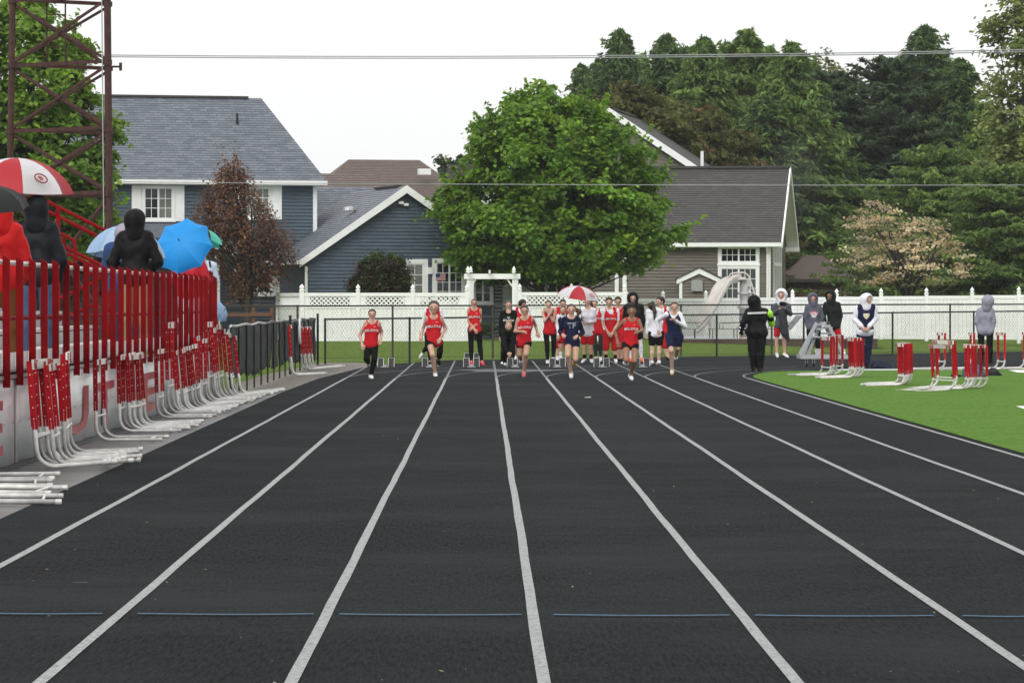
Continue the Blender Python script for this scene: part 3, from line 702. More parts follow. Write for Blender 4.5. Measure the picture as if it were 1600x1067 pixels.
# small flag in the window
fa, fz = b2.at(680.5, 427.5, -.06); fb, fz0 = b2.at(696, 438.5, -.06); mb = MB(); mr = MB(); mbl = MB().box(fa,fa+(fb-fa)*.45,-.088,-.086,fz0+(fz-fz0)*.46,fz)
for j in range(13):
    (mr if j % 2 == 0 else mb).box(fa if j < 7 else fa+(fb-fa)*.455, fb, -.085, -.083, fz0+(fz-fz0)*j/13, fz0+(fz-fz0)*(j+1)/13)
fl = mb.build('window_flag', mat('flag_white', (.55,.5,.5), .8)); fl.matrix_world = b2.root.matrix_basis.copy(); tag(fl, 'small striped flag hanging in the wing window', 'flag')
mr.build('stripe', mat('flag_red', (.42,.10,.10), .8), fl); mbl.build('canton', mat('flag_blue', (.03,.05,.15), .8), fl)
# connecting roof between the two blocks
bc = Frame('link_roof', 500, 157.5, 15, 'grey shingled roof filling the valley between the blue house and its wing', 'roof')
ca = bc.at(490, 286, 3.4); cb_ = bc.at(560, 294, 3.4); cc = bc.at(490, 396, 0); 
roof_plane(bc, 'roof', (cc[0]-.3,0,cc[1]), (cc[0]+3.2,0,cc[1]), (cc[0]+3.2,3.4,cb_[1]+.02), (cc[0]-.3,3.4,cb_[1]+.02), M_shb)
MB().box(cc[0],cc[0]+2.8,.4,3.3,-.2,cc[1]).build('wall', M_blue, bc.root)
# --- taupe house on the right
t1 = Frame('taupe_house', 1203, 166, -9, 'taupe sided house with charcoal roof and tall white windows behind the pool slide')
ze = t1.z(379, x=1200); aL = t1.a(930)
siding(t1, 'front_wall', [(aL,0),(0,0),(0,ze),(aL,ze)], 0, M_taupe)
run = 3.6; ov = .35; dp = run*2
rzv = t1.z(262, run, 1200); aRr = t1.a(1222, -ov)
roof_plane(t1, 'roof', (aL,-ov,ze), (aRr,-ov,ze), (aRr,run,rzv), (aL,run,rzv), M_shg)
roof_plane(t1, 'roof', (aRr,dp+ov,ze), (aL,dp+ov,ze), (aL,run,rzv), (aRr,run,rzv), M_shg)
MB().box(aL,aRr+.01,run-.12,run+.12,rzv-.02,rzv+.07).build('ridge_cap', M_shg, t1.root)
siding(t1, 'side_wall', [(.02,0),(dp-.02,0),(dp-.02,ze-.05),(run,rzv-.25),(.02,ze-.05)], 0, M_taupe, axis='d')
MB().prism([(aL+.1,.16,0),(-.16,.16,0),(-.16,.16,ze-.1),(aL+.1,.16,ze-.1)], (0,dp-.4,0)).build('wall_core', M_taupe, t1.root)
MB().prism([(-.2,.2,ze-.1),(-.2,dp-.2,ze-.1),(-.2,run,rzv-.3)], (-5,0,0)).build('attic_core', M_taupe, t1.root)
for (y_, s_) in ((-ov, 1), (dp+ov, -1)):
    MB().prism([(aRr-.03,y_,ze+.02),(aRr-.03,run,rzv+.03),(aRr-.03,run,rzv-.24),(aRr-.03,y_,ze-.22)], (.06,0,0)).build('rake_board', M_trim, t1.root)
    MB().prism([(.04,y_,ze-.16),(.04,run,rzv-.17),(.04,run,rzv-.20),(.04,y_,ze-.19)], (aRr-.07,0,0)).build('rake_soffit', M_trim, t1.root)
MB().box(aRr-.5,aRr+.05,dp+ov-.45,dp+ov,ze-.28,ze-.1).build('eave_return', M_trim, t1.root)
MB().box(aL,aRr,-ov-.12,-ov-.002,ze-.17,ze-.01).build('gutter', M_trim, t1.root)
MB().box(aL,aRr-.1,-ov,-.024,ze-.2,ze-.15).build('soffit', M_trim, t1.root)
MB().box(-.11,.03,-.06,.12,0,ze-.2).build('corner_board', M_trim, t1.root)
q_ = t1.a(1199, -.2); MB().tube([(q_,-ov-.05,ze-.16),(q_,-.1,ze-.45),(q_,-.1,0)], .05, 6).build('downspout', M_trim, t1.root)
window(t1, 1122, 383, 1187, 414, sash=2, grid=(3,2), trim=.12); window(t1, 1122, 414.5, 1187, 472, sash=2, grid=(3,3), trim=.12, glass=[mat('glass_blind', (.06,.07,.075), .1, .2, 3), MATS['glass_blind']])
# side window
mb = MB(); s0, s1, wz0, wz1 = 1.2, 4.6, t1.z(470, 2, 1215), t1.z(384, 2, 1215); zm_ = t1.z(413, 2, 1215)
for y_ in np.linspace(s0, s1, 5): mb.box(-.02,.085,y_-.07,y_+.07,wz0,wz1)
for z_ in (wz0, zm_, wz1): mb.box(-.02,.082,s0,s1,z_-.07,z_+.07)
sw = mb.build('side_window', M_trim, t1.root)
for i in range(4):
    y_ = s0+(s1-s0)*i/4+.07
    for (za, zb) in ((wz0+.07,zm_-.07),(zm_+.07,wz1-.07)): MB().box(.044,.05,y_,y_+(s1-s0)/4-.14,za,zb).build('pane', M_glass, sw)
# chimney chase with its own little gable
c0, zc = t1.at(1093, 419, -.6); cl_, ze_ = t1.at(1057.5, 436, -.6); cr_ = 2*c0-cl_; hl_, hr_ = cl_+.12, cr_-.12
sg = siding(t1, 'bump_out', [(hl_,0),(hr_,0),(hr_,ze_-.05),(c0,zc-.12),(hl_,ze_-.05)], -.55, M_taupe)
MB().prism([(hl_+.02,-.38,0),(hr_-.02,-.38,0),(hr_-.02,-.38,ze_-.08),(c0,-.38,zc-.15),(hl_+.02,-.38,ze_-.08)], (0,.36,0)).build('bump_core', M_taupe, t1.root)
for sgn, e in ((1, cl_), (-1, cr_)):
    MB().prism([(e,-.66,ze_),(c0,-.66,zc),(c0,-.66,zc-.22),(e,-.66,ze_-.2)], (0,.6,0)).build('bump_rake', M_trim, t1.root)
    MB().prism([(e-.06*sgn,-.70,ze_+.0),(c0,-.70,zc+.045),(c0,-.70,zc+.005),(e-.06*sgn,-.70,ze_-.04)], (0,.7,0)).build('bump_roof', M_shg, t1.root)
    MB().box(e+.10*sgn,e+.22*sgn,-.62,-.575,0,ze_-.12).build('bump_trim', M_trim, t1.root)
q_ = t1.at(1089.5, 445.5, -.6); mb = MB().box(q_[0]-.19,q_[0]+.19,-.7,-.578,q_[1]-.2,q_[1]+.2).box(q_[0]-.23,q_[0]+.23,-.72,-.701,q_[1]-.24,q_[1]+.16); mb.build('vent_hood', mat('grey_vent', (.30,.31,.30), .5), t1.root)
q0, q1 = t1.a(961), t1.a(967); MB().box(q0,q1,-.07,-.03,0,ze-.6).build('door_trim', M_trim, t1.root); q0, q1 = t1.a(973), t1.a(979.5); MB().box(q0,q1,-.07,-.03,0,ze-.6).build('door_trim', M_trim, t1.root)
# --- its taller gable behind
t2 = Frame('taupe_house_gable', 960, 176, -9, 'tall grey gabled block with white rake rising behind the green tree')
ap = t2.at(952, 170, -.3); er_ = t2.at(1120, 281, -.3); el = (2*ap[0]-er_[0], er_[1]); sl2 = (ap[1]-er_[1])/(er_[0]-ap[0])
wl, wr = el[0]+.4, er_[0]-.4; zz = lambda a_: ap[1]-abs(a_-ap[0])*sl2-.18
siding(t2, 'front_wall', [(wl,0),(wr,0),(wr,zz(wr)),(ap[0],zz(ap[0])),(wl,zz(wl))], 0, M_taupe)
MB().prism([(wl+.05,.16,0),(wr-.05,.16,0),(wr-.05,.16,zz(wr)),(ap[0],.16,zz(ap[0])-.05),(wl+.05,.16,zz(wl))], (0,9,0)).build('wall_core', M_taupe, t2.root)
roof_plane(t2, 'roof', (er_[0],-.3,er_[1]), (er_[0],11,er_[1]), (ap[0],11,ap[1]), (ap[0],-.3,ap[1]), M_shg)
roof_plane(t2, 'roof', (el[0],11,el[1]), (el[0],-.3,el[1]), (ap[0],-.3,ap[1]), (ap[0],11,ap[1]), M_shg)
for e in (el, er_):
    MB().prism([(e[0],-.36,e[1]+.03),(ap[0],-.36,ap[1]+.03),(ap[0],-.36,ap[1]-.28),(e[0],-.36,e[1]-.28)], (0,.055,0)).build('rake_board', M_trim, t2.root)
q_ = t2.at(1097, 253, 1.0); MB().lathe([(.07,-.2),(.07,.45)], (q_[0],1.0,q_[1]), 8).build('vent_pipe', M_trim, t2.root)
MB().box(ap[0]-.1,ap[0]+.1,1.5,8,ap[1]+.0,ap[1]+.07).build('ridge_vent', M_shg, t2.root)
# --- brown hip roof house far behind
h3 = Frame('brown_hip_house', 600, 190, 12, 'brown shingled hip roof showing behind the blue wing', 'house')
def lp(x, y, d): a_, z_ = h3.at(x, y, d); return Vector((a_, d, z_))
rL, rR = lp(545, 252, 5), lp(655, 248, 5); eL = lp(490, 283, 0); ez_ = 4.0
eL = Vector((rL.x-4.8,0,ez_)); eR = Vector((rR.x+4.8,0,ez_)); bR = Vector((rR.x+4.8,10,ez_)); bL = Vector((rL.x-4.8,10,ez_)); rR.z = rL.z = (rL.z+rR.z)/2
roof_plane(h3, 'roof', eL, eR, rR, rL, M_shbr); roof_plane(h3, 'roof', eR, bR, rR, rR+Vector((0,.01,0)), M_shbr); roof_plane(h3, 'roof', bR, bL, rL, rR, M_shbr); roof_plane(h3, 'roof', bL, eL, rL, rL+Vector((0,.01,0)), M_shbr)
MB().box(eL.x+.4,eR.x-.4,.4,9.6,0,4).build('wall', M_tan, h3.root)
sR = lp(591, 272, 1.2); sL = lp(500, 273, 1.2); roof_plane(h3, 'lower_roof', (sL.x-2,-2.2,ez_-.6), (sR.x+.9,-2.2,ez_-.6), (sR.x,1.2,sR.z), (sL.x-1,1.2,sR.z), M_shbr)
MB().box(sL.x-1.8,sR.x+.4,-1.9,.3,0,ez_-.6).build('wall', M_tan, h3.root)
q_ = lp(663, 260, 3.2); MB().box(q_.x-.28,q_.x+.28,3.0,3.4,q_.z-.40,q_.z-.12).build('skylight', M_trim, h3.root)
q_ = lp(724, 252, 5); MB().box(q_.x-.6,q_.x+.5,5,5.8,3,q_.z-.15).build('chimney', mat('dark_brick', (.07,.05,.045), .8), h3.root)
# --- low brown house at the right
h4 = Frame('brick_bungalow', 1280, 196, -6, 'low brown brick bungalow with hip roof beyond the white fence', 'house')
def lp4(x, y, d): a_, z_ = h4.at(x, y, d); return Vector((a_, d, z_))
r = lp4(1272, 399, 4); eL = lp4(1215, 436, -.4); eR = lp4(1346, 434, -.4); ezz = eL.z; eR.z = ezz
roof_plane(h4, 'roof', eL, eR, r+Vector((.4,0,0)), r-Vector((.4,0,0)), M_shbr); bR = Vector((eR.x,8.4,ezz)); bL = Vector((eL.x,8.4,ezz))
roof_plane(h4, 'roof', eR, bR, r+Vector((.4,.01,0)), r+Vector((.4,0,0)), M_shbr); roof_plane(h4, 'roof', bL, eL, r-Vector((.4,0,0)), r-Vector((.4,-.01,0)), M_shbr)
M_brick = mat('brown_brick', (.105,.055,.038), .8, .3, 5, bump=.3, bscale=40)
MB().box(eL.x+.5,eR.x-.5,0,8,0,ezz-.08).build('wall', M_brick, h4.root)
MB().box(eL.x-.02,eR.x+.02,-.52,-.402,ezz-.15,ezz-.01).build('gutter', M_rustf, h4.root)
q0 = h4.a(1312); MB().box(q0,eR.x-.45,-.05,-.005,0,ezz-.3).build('pale_wall_panel', M_tan, h4.root)
# --- white shed beneath the tree
s5 = Frame('white_shed', 800, 151, 15, 'white ribbed garden shed half hidden behind the arbor', 'shed')
a0, a1 = s5.a(773), s5.a(884); zr = s5.z(424, 2, 830); ze5 = s5.z(448, 0, 830)
mb = MB()
for i in range(26): x = a0+(a1-a0)*i/26; mb.box(x+.004,x+(a1-a0)/26-.006,-.02,.02,0,ze5)
mb.box(a0,a1,.021,2.8,0,ze5-.01); mb.build('ribbed_wall', mat('pale_grey_metal', (.55,.57,.60), .45), s5.root)
M_ps = mat('pale_shed_roof', (.42,.44,.48), .5, .15, 4)
MB().prism([(a0-.2,-.2,ze5),(a0-.2,1.4,zr),(a0-.2,3,ze5)], (a1-a0+.4,0,0)).build('roof', M_ps, s5.root)
MB().box(a0+.3,a0+1.0,-.05,-.021,.1,ze5-.5).build('door', mat('pale_door', (.6,.62,.64), .5), s5.root)
# ------------------------------------------------------------------ trees
rs = np.random.RandomState(7)
def leaves_mesh(name, C, N, size, cols, m, parent, elong=1.5, fold=.25, droop=None, kind=None):
    # C: centres, N: normals, size: half widths, cols: colours; each leaf two triangles folded along its midrib
    n = len(C); N = N/np.linalg.norm(N, axis=1, keepdims=True)
    a = rs.normal(size=(n,3)) if droop is None else droop+rs.normal(size=(n,3))*.5
    U = a-N*(a*N).sum(1, keepdims=True); U /= np.linalg.norm(U, axis=1, keepdims=True)+1e-9
    V = np.cross(N, U); s = size[:,None]
    p0 = C-U*s*elong; p1 = C+V*s+N*s*fold; p2 = C+U*s*elong; p3 = C-V*s+N*s*fold
    vs = np.stack([p0,p1,p2,p3], 1).reshape(-1,3)
    idx = np.arange(n)*4; tri = np.stack([idx,idx+1,idx+2, idx,idx+2,idx+3], 1).reshape(-1)
    me = bpy.data.meshes.new(name); me.vertices.add(n*4); me.vertices.foreach_set('co', vs.astype(np.float32).ravel())
    nt_ = n*2; me.loops.add(nt_*3); me.loops.foreach_set('vertex_index', tri.astype(np.int32)); me.polygons.add(nt_)
    me.polygons.foreach_set('loop_start', np.arange(nt_, dtype=np.int32)*3); me.polygons.foreach_set('loop_total', np.full(nt_, 3, dtype=np.int32))
    ca = me.color_attributes.new('Col', 'FLOAT_COLOR', 'POINT'); cc = np.ones((n,4,4), np.float32); cc[:,:,:3] = cols[:,None,:]
    ca.data.foreach_set('color', cc.ravel()); me.update(); me.validate()
    return link(name, me, m, parent)
M_leaf = mat('leaves', (1,1,1), .5, .08, 5, vcol=True, trans=.5, spec=.4)
M_needle = mat('needles', (1,1,1), .7, .1, 5, vcol=True, trans=.3, spec=.15)
M_bark = mat('bark', (.045,.038,.032), .9, .4, 6, bump=.6, bscale=18, aniso=(1,1,.2))
def limb(mb, a, b, r0, r1, bend=.1, n=5):
    a = Vector(a); b = Vector(b); d = b-a; o = Vector((rs.normal(), rs.normal(), 0))*bend*d.length
    mb.tube([a+d*t+o*math.sin(t*math.pi)*.5 for t in np.linspace(0,1,n)], [r0+(r1-r0)*t for t in np.linspace(0,1,n)], 6)
def broadleaf(name, base, prof, depth, nclump, nleaf, lsize, ctab, label, csize=(.28,.62), trunks=1, flat=.55, shell=.55, limbs=60, droopf=.25, lean=None, mleaf=None, trunk_top=None, shoots=0):
    # prof: list of (z, left X, right X) of the outline; depth: ratio of depth radius to width radius
    root = empty(name, base); tag(root, label, 'tree'); B = Vector(base)
    zs = np.array([p[0] for p in prof]); xl = np.array([p[1] for p in prof]); xr = np.array([p[2] for p in prof])
    o = np.argsort(zs); zs, xl, xr = zs[o], xl[o], xr[o]
    # sample heights by width
    zz = np.linspace(zs[0], zs[-1], 200); wd = np.interp(zz, zs, xr)-np.interp(zz, zs, xl); pz = np.maximum(wd, .1)**1.25; pz /= pz.sum()
    cz = rs.choice(zz, nclump, p=pz)+rs.normal(size=nclump)*.05
    cx = (np.interp(cz, zs, xl)+np.interp(cz, zs, xr))/2; cr = (np.interp(cz, zs, xr)-np.interp(cz, zs, xl))/2
    ang = rs.uniform(0, 2*math.pi, nclump); rr = np.where(rs.rand(nclump) < shell, .80+.22*rs.rand(nclump), np.sqrt(rs.rand(nclump))*.85)
    rr *= 1+.10*np.sin(3*ang+cz*2.1)+.06*np.sin(7*ang+cz*5)
    cen = np.stack([cx+cr*rr*np.cos(ang), B.y+cr*depth*rr*np.sin(ang), cz], 1)
    outw = np.stack([np.cos(ang), np.sin(ang), .5+0*ang], 1)
    cs = rs.uniform(csize[0], csize[1], nclump)
    k = rs.poisson(nleaf*(cs/np.mean(csize))**2); idx = np.repeat(np.arange(nclump), k); n = len(idx)
    off = rs.normal(size=(n,3))*.48; off[:,2] *= flat
    r_ = np.hypot(off[:,0], off[:,1]); off[:,2] -= droopf*r_*r_
    C = cen[idx]+off*cs[idx][:,None]
    Nn = outw[idx]*.5+np.array([0,0,.8])+rs.normal(size=(n,3))*.55
    ct = np.array(ctab); base_c = ct[rs.randint(0, len(ct), nclump)]
    tint = (1+rs.normal(size=nclump)*.14)
    cols = base_c[idx]*np.clip(tint[idx]*(1+rs.normal(size=n)*.16), .45, 1.7)[:,None]
    young = rs.rand(n) < .10; cols[young] = cols[young]*np.array([1.5,1.35,.9])
    if shoots:                                           # young leaders sticking out of the outline
        SC_, SN, SCo = [], [], []
        for q in range(shoots):
            i = rs.randint(nclump)
            if rr[i] < .75: continue
            zt0 = (cz[i]-zs[0])/(zs[-1]-zs[0]); d = np.array([math.cos(ang[i])*(1.1-zt0), math.sin(ang[i])*(1.1-zt0), .25+1.0*zt0]); d /= np.linalg.norm(d); ln = rs.uniform(.5, 1.1); m_ = 26
            tt = rs.rand(m_); SC_.append(cen[i]+d*(tt*ln)[:,None]+rs.normal(size=(m_,3))*.09*(1.2-tt)[:,None]); SN.append(rs.normal(size=(m_,3))*.6+np.array([0,0,.7])); SCo.append(np.tile(base_c[i]*1.15,(m_,1))*(1+rs.normal(size=(m_,1))*.15))
        C = np.concatenate([C]+SC_); Nn = np.concatenate([Nn]+SN); cols = np.concatenate([cols]+SCo); n = len(C)
    C[:,:] -= np.array(B)
    crown = leaves_mesh('crown', C, Nn, rs.uniform(.75, 1.25, n)*lsize, np.clip(cols,.005,1), mleaf or M_leaf, root)
    mb = MB(); zt_ = trunk_top or zs[0]+.45*(zs[-1]-zs[0])
    for t in range(trunks):
        q = Vector((rs.uniform(-.25,.25)*trunks**.5, rs.uniform(-.2,.2), 0)) if trunks > 1 else Vector((0,0,0))
        tx = (xl.mean()+xr.mean())/2-B.x+ (rs.uniform(-1.3,1.3) if trunks > 1 else 0)
        limb(mb, q*.4-Vector((0,0,.3)), (tx*.6+q.x*2, q.y*3, zt_-B.z), .16 if trunks > 1 else .22, .05, .06, 7)
    mb.build('trunk', M_bark, root, True)
    mb = MB()
    for i in rs.choice(nclump, min(limbs, nclump), replace=False):
        e = Vector(cen[i])-B; h = max(.3, min(zt_-B.z, e.z*.55)); limb(mb, (e.x*.12, e.y*.12, h), e, .045, .008, .12)
    mb.build('limbs', M_bark, root, True)
    return root
def prof_px(lst, Y): return [(P(0,y,Y).z, P(a,0,Y).x, P(b,0,Y).x) for y, a, b in lst]
# big maple in the middle
YM = 148.5
pf = prof_px([(136,838,862),(152,803,905),(175,768,945),(205,745,985),(235,728,1006),(265,712,1026),(300,698,1038),(340,692,1044),(375,696,1042),(402,708,1026),(420,725,995),(434,765,955)], YM)
greens = [(0.1288, 0.2526, 0.0231), (0.1546, 0.2895, 0.0263), (0.1803, 0.3203, 0.0315), (0.1095, 0.2218, 0.021), (0.2061, 0.345, 0.0378)]
broadleaf('maple_tree', tuple(P(868, 470, YM)[:2])+(.25,), pf, .78, 760, 120, .068, greens, 'large round green maple tree in front of the taupe house', trunks=4, limbs=120, shoots=200, csize=(.25,.55),  trunk_top=P(0,330,YM).z)
# stray leader shoots on the maple outline are part of its crown clumps; left tree behind the tower
YT = 126
pf = prof_px([(-10,35,60),(15,-10,85),(45,-70,120),(90,-100,135),(140,-120,150),(190,-125,172),(235,-125,195),(275,-120,188),(320,-110,182),(360,-100,160),(400,-80,120)], YT)
greens2 = [(0.1568, 0.28, 0.03), (0.1904, 0.3136, 0.036), (0.1344, 0.2464, 0.026), (0.224, 0.3584, 0.045)]
broadleaf('leafy_tree', tuple(P(40, 470, YT)[:2])+(.2,), pf, .7, 480, 110, .072, greens2, 'tall bright green tree behind the rusty lattice tower', limbs=70, shoots=120, csize=(.25,.55))
# copper-leaved weeping tree
YR = 148
pf = prof_px([(250,360,372),(275,338,388),(300,322,405),(330,308,428),(360,306,446),(390,318,458),(415,332,454),(435,345,440),(450,358,420)], YR)
reds = [(0.195, 0.0945, 0.0552), (0.156, 0.0756, 0.0456), (0.247, 0.1215, 0.0672), (0.13, 0.0621, 0.0408)]
broadleaf('copper_tree', tuple(P(385, 470, YR)[:2])+(.2,), pf, .75, 190, 56, .040, reds, 'small copper-brown leaved tree in front of the two-storey blue house', csize=(.22,.42), flat=1.5, droopf=.9, limbs=90, shell=.6)
# dogwood
YD = 166
pf = prof_px([(318,1358,1372),(335,1345,1420),(355,1335,1465),(375,1330,1490),(400,1322,1518),(425,1325,1522),(445,1350,1490)], YD)
creams = [(0.693, 0.5522, 0.3802), (0.6006, 0.4621, 0.3168), (0.7623, 0.6311, 0.4435), (0.5544, 0.4508, 0.2957), (0.1963, 0.2367, 0.0845)]
broadleaf('dogwood_tree', tuple(P(1420, 470, YD)[:2])+(.25,), pf, .8, 140, 34, .050, creams, 'cream blossoming dogwood tree beyond the white fence', csize=(.35,.62), flat=.22, droopf=-.05, limbs=55, shell=.4)
# clipped arborvitae shrub by the wing
YS = 146
pf = prof_px([(400,588,608),(408,572,626),(420,562,634),(435,558,638),(455,556,640)], YS)
broadleaf('arborvitae_shrub', tuple(P(598, 470, YS)[:2])+(.25,), pf, .8, 170, 90, .035, [(.055,.095,.018),(.045,.080,.016),(.065,.040,.026),(.055,.034,.022)], 'rounded green and brown shrub against the blue wing', csize=(.16,.28), flat=1.0, droopf=0, limbs=20, shell=.85)
pf = prof_px([(507,728,772),(513,722,776),(522,720,778)], 143.5)
broadleaf('low_hedge', tuple(P(748, 530, 143.5)[:2])+(.28,), pf, .5, 40, 60, .03, [(.05,.09,.02),(.06,.10,.02)], 'low clipped hedge showing through the arbor gap', csize=(.1,.18), limbs=5, droopf=0)
# ---- conifers
def conifer_mesh(H, W, nb, ctab, seed, droop=.35, card=.05, tuft=60, bare=.03, upcurve=.0, ragged=.25, shape=.8, hang=.5):
    r = np.random.RandomState(seed); Cs=[]; Ns=[]; Sz=[]; Co=[]; Dr=[]; mb = MB(); ct = np.array(ctab)
    for i in range(nb):
        t = ((i+r.rand())/nb)**.8; z = H*(bare+(1-bare)*t); L = W*(min(1,(1-t)*1.55)**(shape*.92)*.97+.03)*max(.25, 1+r.normal()*ragged)
        a = r.uniform(0, 6.283); d = np.array([math.cos(a), math.sin(a), 0.]); k = max(6, int(tuft*(.25+L/W)))
        s = (.12+.88*r.rand(k)**.7)*L; side = r.normal(size=k)*(.10*L*(1.15-s/L)+.06)
        drop = -droop*s+upcurve*s*s/L+(.3*s if t > .9 else 0)-np.abs(r.normal(size=k))*.22*hang
        pos = np.stack([d[0]*s-d[1]*side, d[1]*s+d[0]*side, z+drop-abs(side)*.3], 1); Cs.append(pos)
        Ns.append(np.tile(np.array([d[0]*.3,d[1]*.3,.7]), (k,1))+r.normal(size=(k,3))*.7); Sz.append(r.uniform(.6,1.4,k)*card)
        c = ct[r.randint(len(ct))]*(1+r.normal()*.16); Co.append(np.clip(np.tile(c,(k,1))*(1+r.normal(size=(k,1))*.2), .004, 1))
        Dr.append(np.stack([d[0]-d[1]*np.sign(side)*.7, d[1]+d[0]*np.sign(side)*.7, -hang+0*side], 1))
        if i % 3 == 0: mb.tube([(0,0,z), (d[0]*L*.5,d[1]*L*.5,z-droop*L*.5), (d[0]*L*.9,d[1]*L*.9,z-droop*L*.9+upcurve*.8*L)], [.035,.02,.006], 4)
    for q in range(26):                                   # upright tips in the top of the tree
        z = H*(.985-.30*r.rand()**1.2); rad = W*(H-z)/H*1.5*r.rand(); a = r.uniform(0,6.283); ln = r.uniform(.35,.75); k = 26; tt = r.rand(k)
        Cs.append(np.stack([math.cos(a)*(rad+tt*.12), math.sin(a)*(rad+tt*.12), z-.4+tt*ln], 1)+r.normal(size=(k,3))*.10*(1.25-tt)[:,None]); Ns.append(r.normal(size=(k,3))); Sz.append(r.uniform(.6,1.2,k)*card*.9); Co.append(np.tile(ct[r.randint(len(ct))]*1.1,(k,1))); Dr.append(r.normal(size=(k,3))*.6+np.array([0,0,.8]))
    mb.tube([(0,0,-.5),(0,0,H*.5),(0,0,H*.97)], [W*.07+.05,W*.05,.02], 6)
    tr = mb.mesh('trunk'); tr.materials.append(M_bark)
    o = leaves_mesh('crown', np.concatenate(Cs), np.concatenate(Ns), np.concatenate(Sz), np.concatenate(Co), M_needle, None, elong=3.4, fold=.15, droop=np.concatenate(Dr))
    cm = o.data; bpy.data.objects.remove(o); return cm, tr
dk = [(0.0966, 0.151, 0.0508), (0.1159, 0.184, 0.0578), (0.0773, 0.1294, 0.0485), (0.138, 0.2084, 0.0636)]
md = [(0.138, 0.2132, 0.0554), (0.1628, 0.2498, 0.0624), (0.1159, 0.1851, 0.0508), (0.1863, 0.2666, 0.0739)]
bl_ = [(0.0747, 0.1166, 0.055), (0.092, 0.1405, 0.066), (0.0646, 0.1017, 0.0528)]
lt = [(0.1521, 0.2314, 0.0572), (0.1785, 0.2645, 0.0682), (0.1296, 0.2049, 0.055)]
protos = {'dark': conifer_mesh(15,3.0,640,dk,1,.18,.050,70,ragged=.34,hang=.8), 'mid': conifer_mesh(14,3.2,680,md,2,.20,.050,74,ragged=.32,hang=.9), 'pine': conifer_mesh(13,3.4,520,bl_,3,-.10,.050,100,.03,ragged=.40,shape=.55,hang=.1), 'light': conifer_mesh(10,4.2,560,lt,4,.0,.045,110,.02,.05,.36,.6,.4),
          'brown': conifer_mesh(9,2.4,420,[(.12,.13,.040),(.10,.115,.036),(.145,.105,.045)],5,.05,.045,80,ragged=.36,shape=.55)}
PH = {'dark':15,'mid':14,'pine':13,'light':10,'brown':9}; PW = {'dark':3.0,'mid':3.2,'pine':3.4,'light':4.2,'brown':2.4}
CON = [  # photo column, top row, half width px, depth, kind, label
 (908,100,52,214,'dark','slim dark spruce at the left end of the conifer row, above the maple'),
 (968,46,66,216,'dark','tall dark spruce with broken top near the left end of the conifer row'),
 (1042,54,62,220,'dark','dark spruce rising left of the two tallest middle conifers'),
 (1100,58,82,210,'mid','broad mid-green spruce above the taupe house ridge'),
 (1168,46,92,215,'mid','tallest mid-green spruce in the centre of the conifer row'),
 (1236,66,86,208,'mid','mid-green spruce directly above the right end of the charcoal roof'),
 (1300,118,80,218,'pine','blue-green pine in the dip of the conifer row'),
 (1262,190,95,216,'pine','dark pine standing right of the charcoal roof'),
 (1330,150,90,214,'pine','dark pine between the taupe house and the tallest right spruce'),
 (1392,94,84,214,'pine','flat-topped dark pine left of the tall right spruce'),
 (1446,40,92,218,'dark','tall dark spruce standing alone above the right conifers'),
 (1500,92,80,214,'dark','dark spruce on the right shoulder of the tall right spruce'),
 (1540,160,70,210,'mid','mid-green spruce behind the pale tree at the right edge'),
 (1466,232,92,186,'light','soft light green pine behind the dogwood'),
 (1572,262,95,182,'light','soft light green pine at the right edge above the white fence'),
 (1350,290,80,216,'pine','dark low pine left of the dogwood'),
 (1108,168,58,192,'brown','brown-tinged conifer behind the tall grey gable'),
 (1150,205,50,200,'brown','lower brown-green conifer behind the charcoal roof ridge'),
 (1195,150,80,206,'dark','dark spruce low behind the charcoal roof'),
 (1000,150,90,200,'brown','yellow-green conifer rising behind the tall grey gable'),
 (1060,160,60,206,'dark','dark spruce squeezed behind the brown-tinged conifer'),
 (936,92,58,222,'dark','dark spruce filling the gap right of the leftmost slim spruce'),
 (1004,84,60,226,'mid','mid-green spruce half hidden right of the broken-topped spruce'),
 (1072,74,62,227,'dark','dark spruce behind and left of the broad mid-green spruce'),
 (1136,66,64,228,'mid','mid-green spruce peeking left of the tallest middle conifer'),
 (1203,72,66,229,'mid','mid-green spruce peeking right of the tallest middle conifer'),
 (1268,98,66,226,'dark','dark spruce behind the dip, above the right end of the charcoal roof'),
 (1418,112,60,226,'dark','dark spruce between the flat-topped pine and the tall right spruce'),
 (1474,78,62,227,'dark','dark spruce just right of the tall right spruce tip')]
for i, (x, y, hw, Y, kind, lab) in enumerate(CON):
    p = P(x, y, Y); root = empty('conifer_tree', (p.x, Y, 0), (i*2.4)%6.28); tag(root, lab, 'tree', 'conifers behind the houses')
    sz = p.z/PH[kind]; sx = hw*Y/F/PW[kind]*1.5; sy = sx*(.85+.3*((i*7)%5)/4)
    for nm, me in (('crown', protos[kind][0]), ('trunk', protos[kind][1])):
        o = bpy.data.objects.new(nm, me); COL.objects.link(o); o.parent = root; o.scale = (sx, sy, sz)
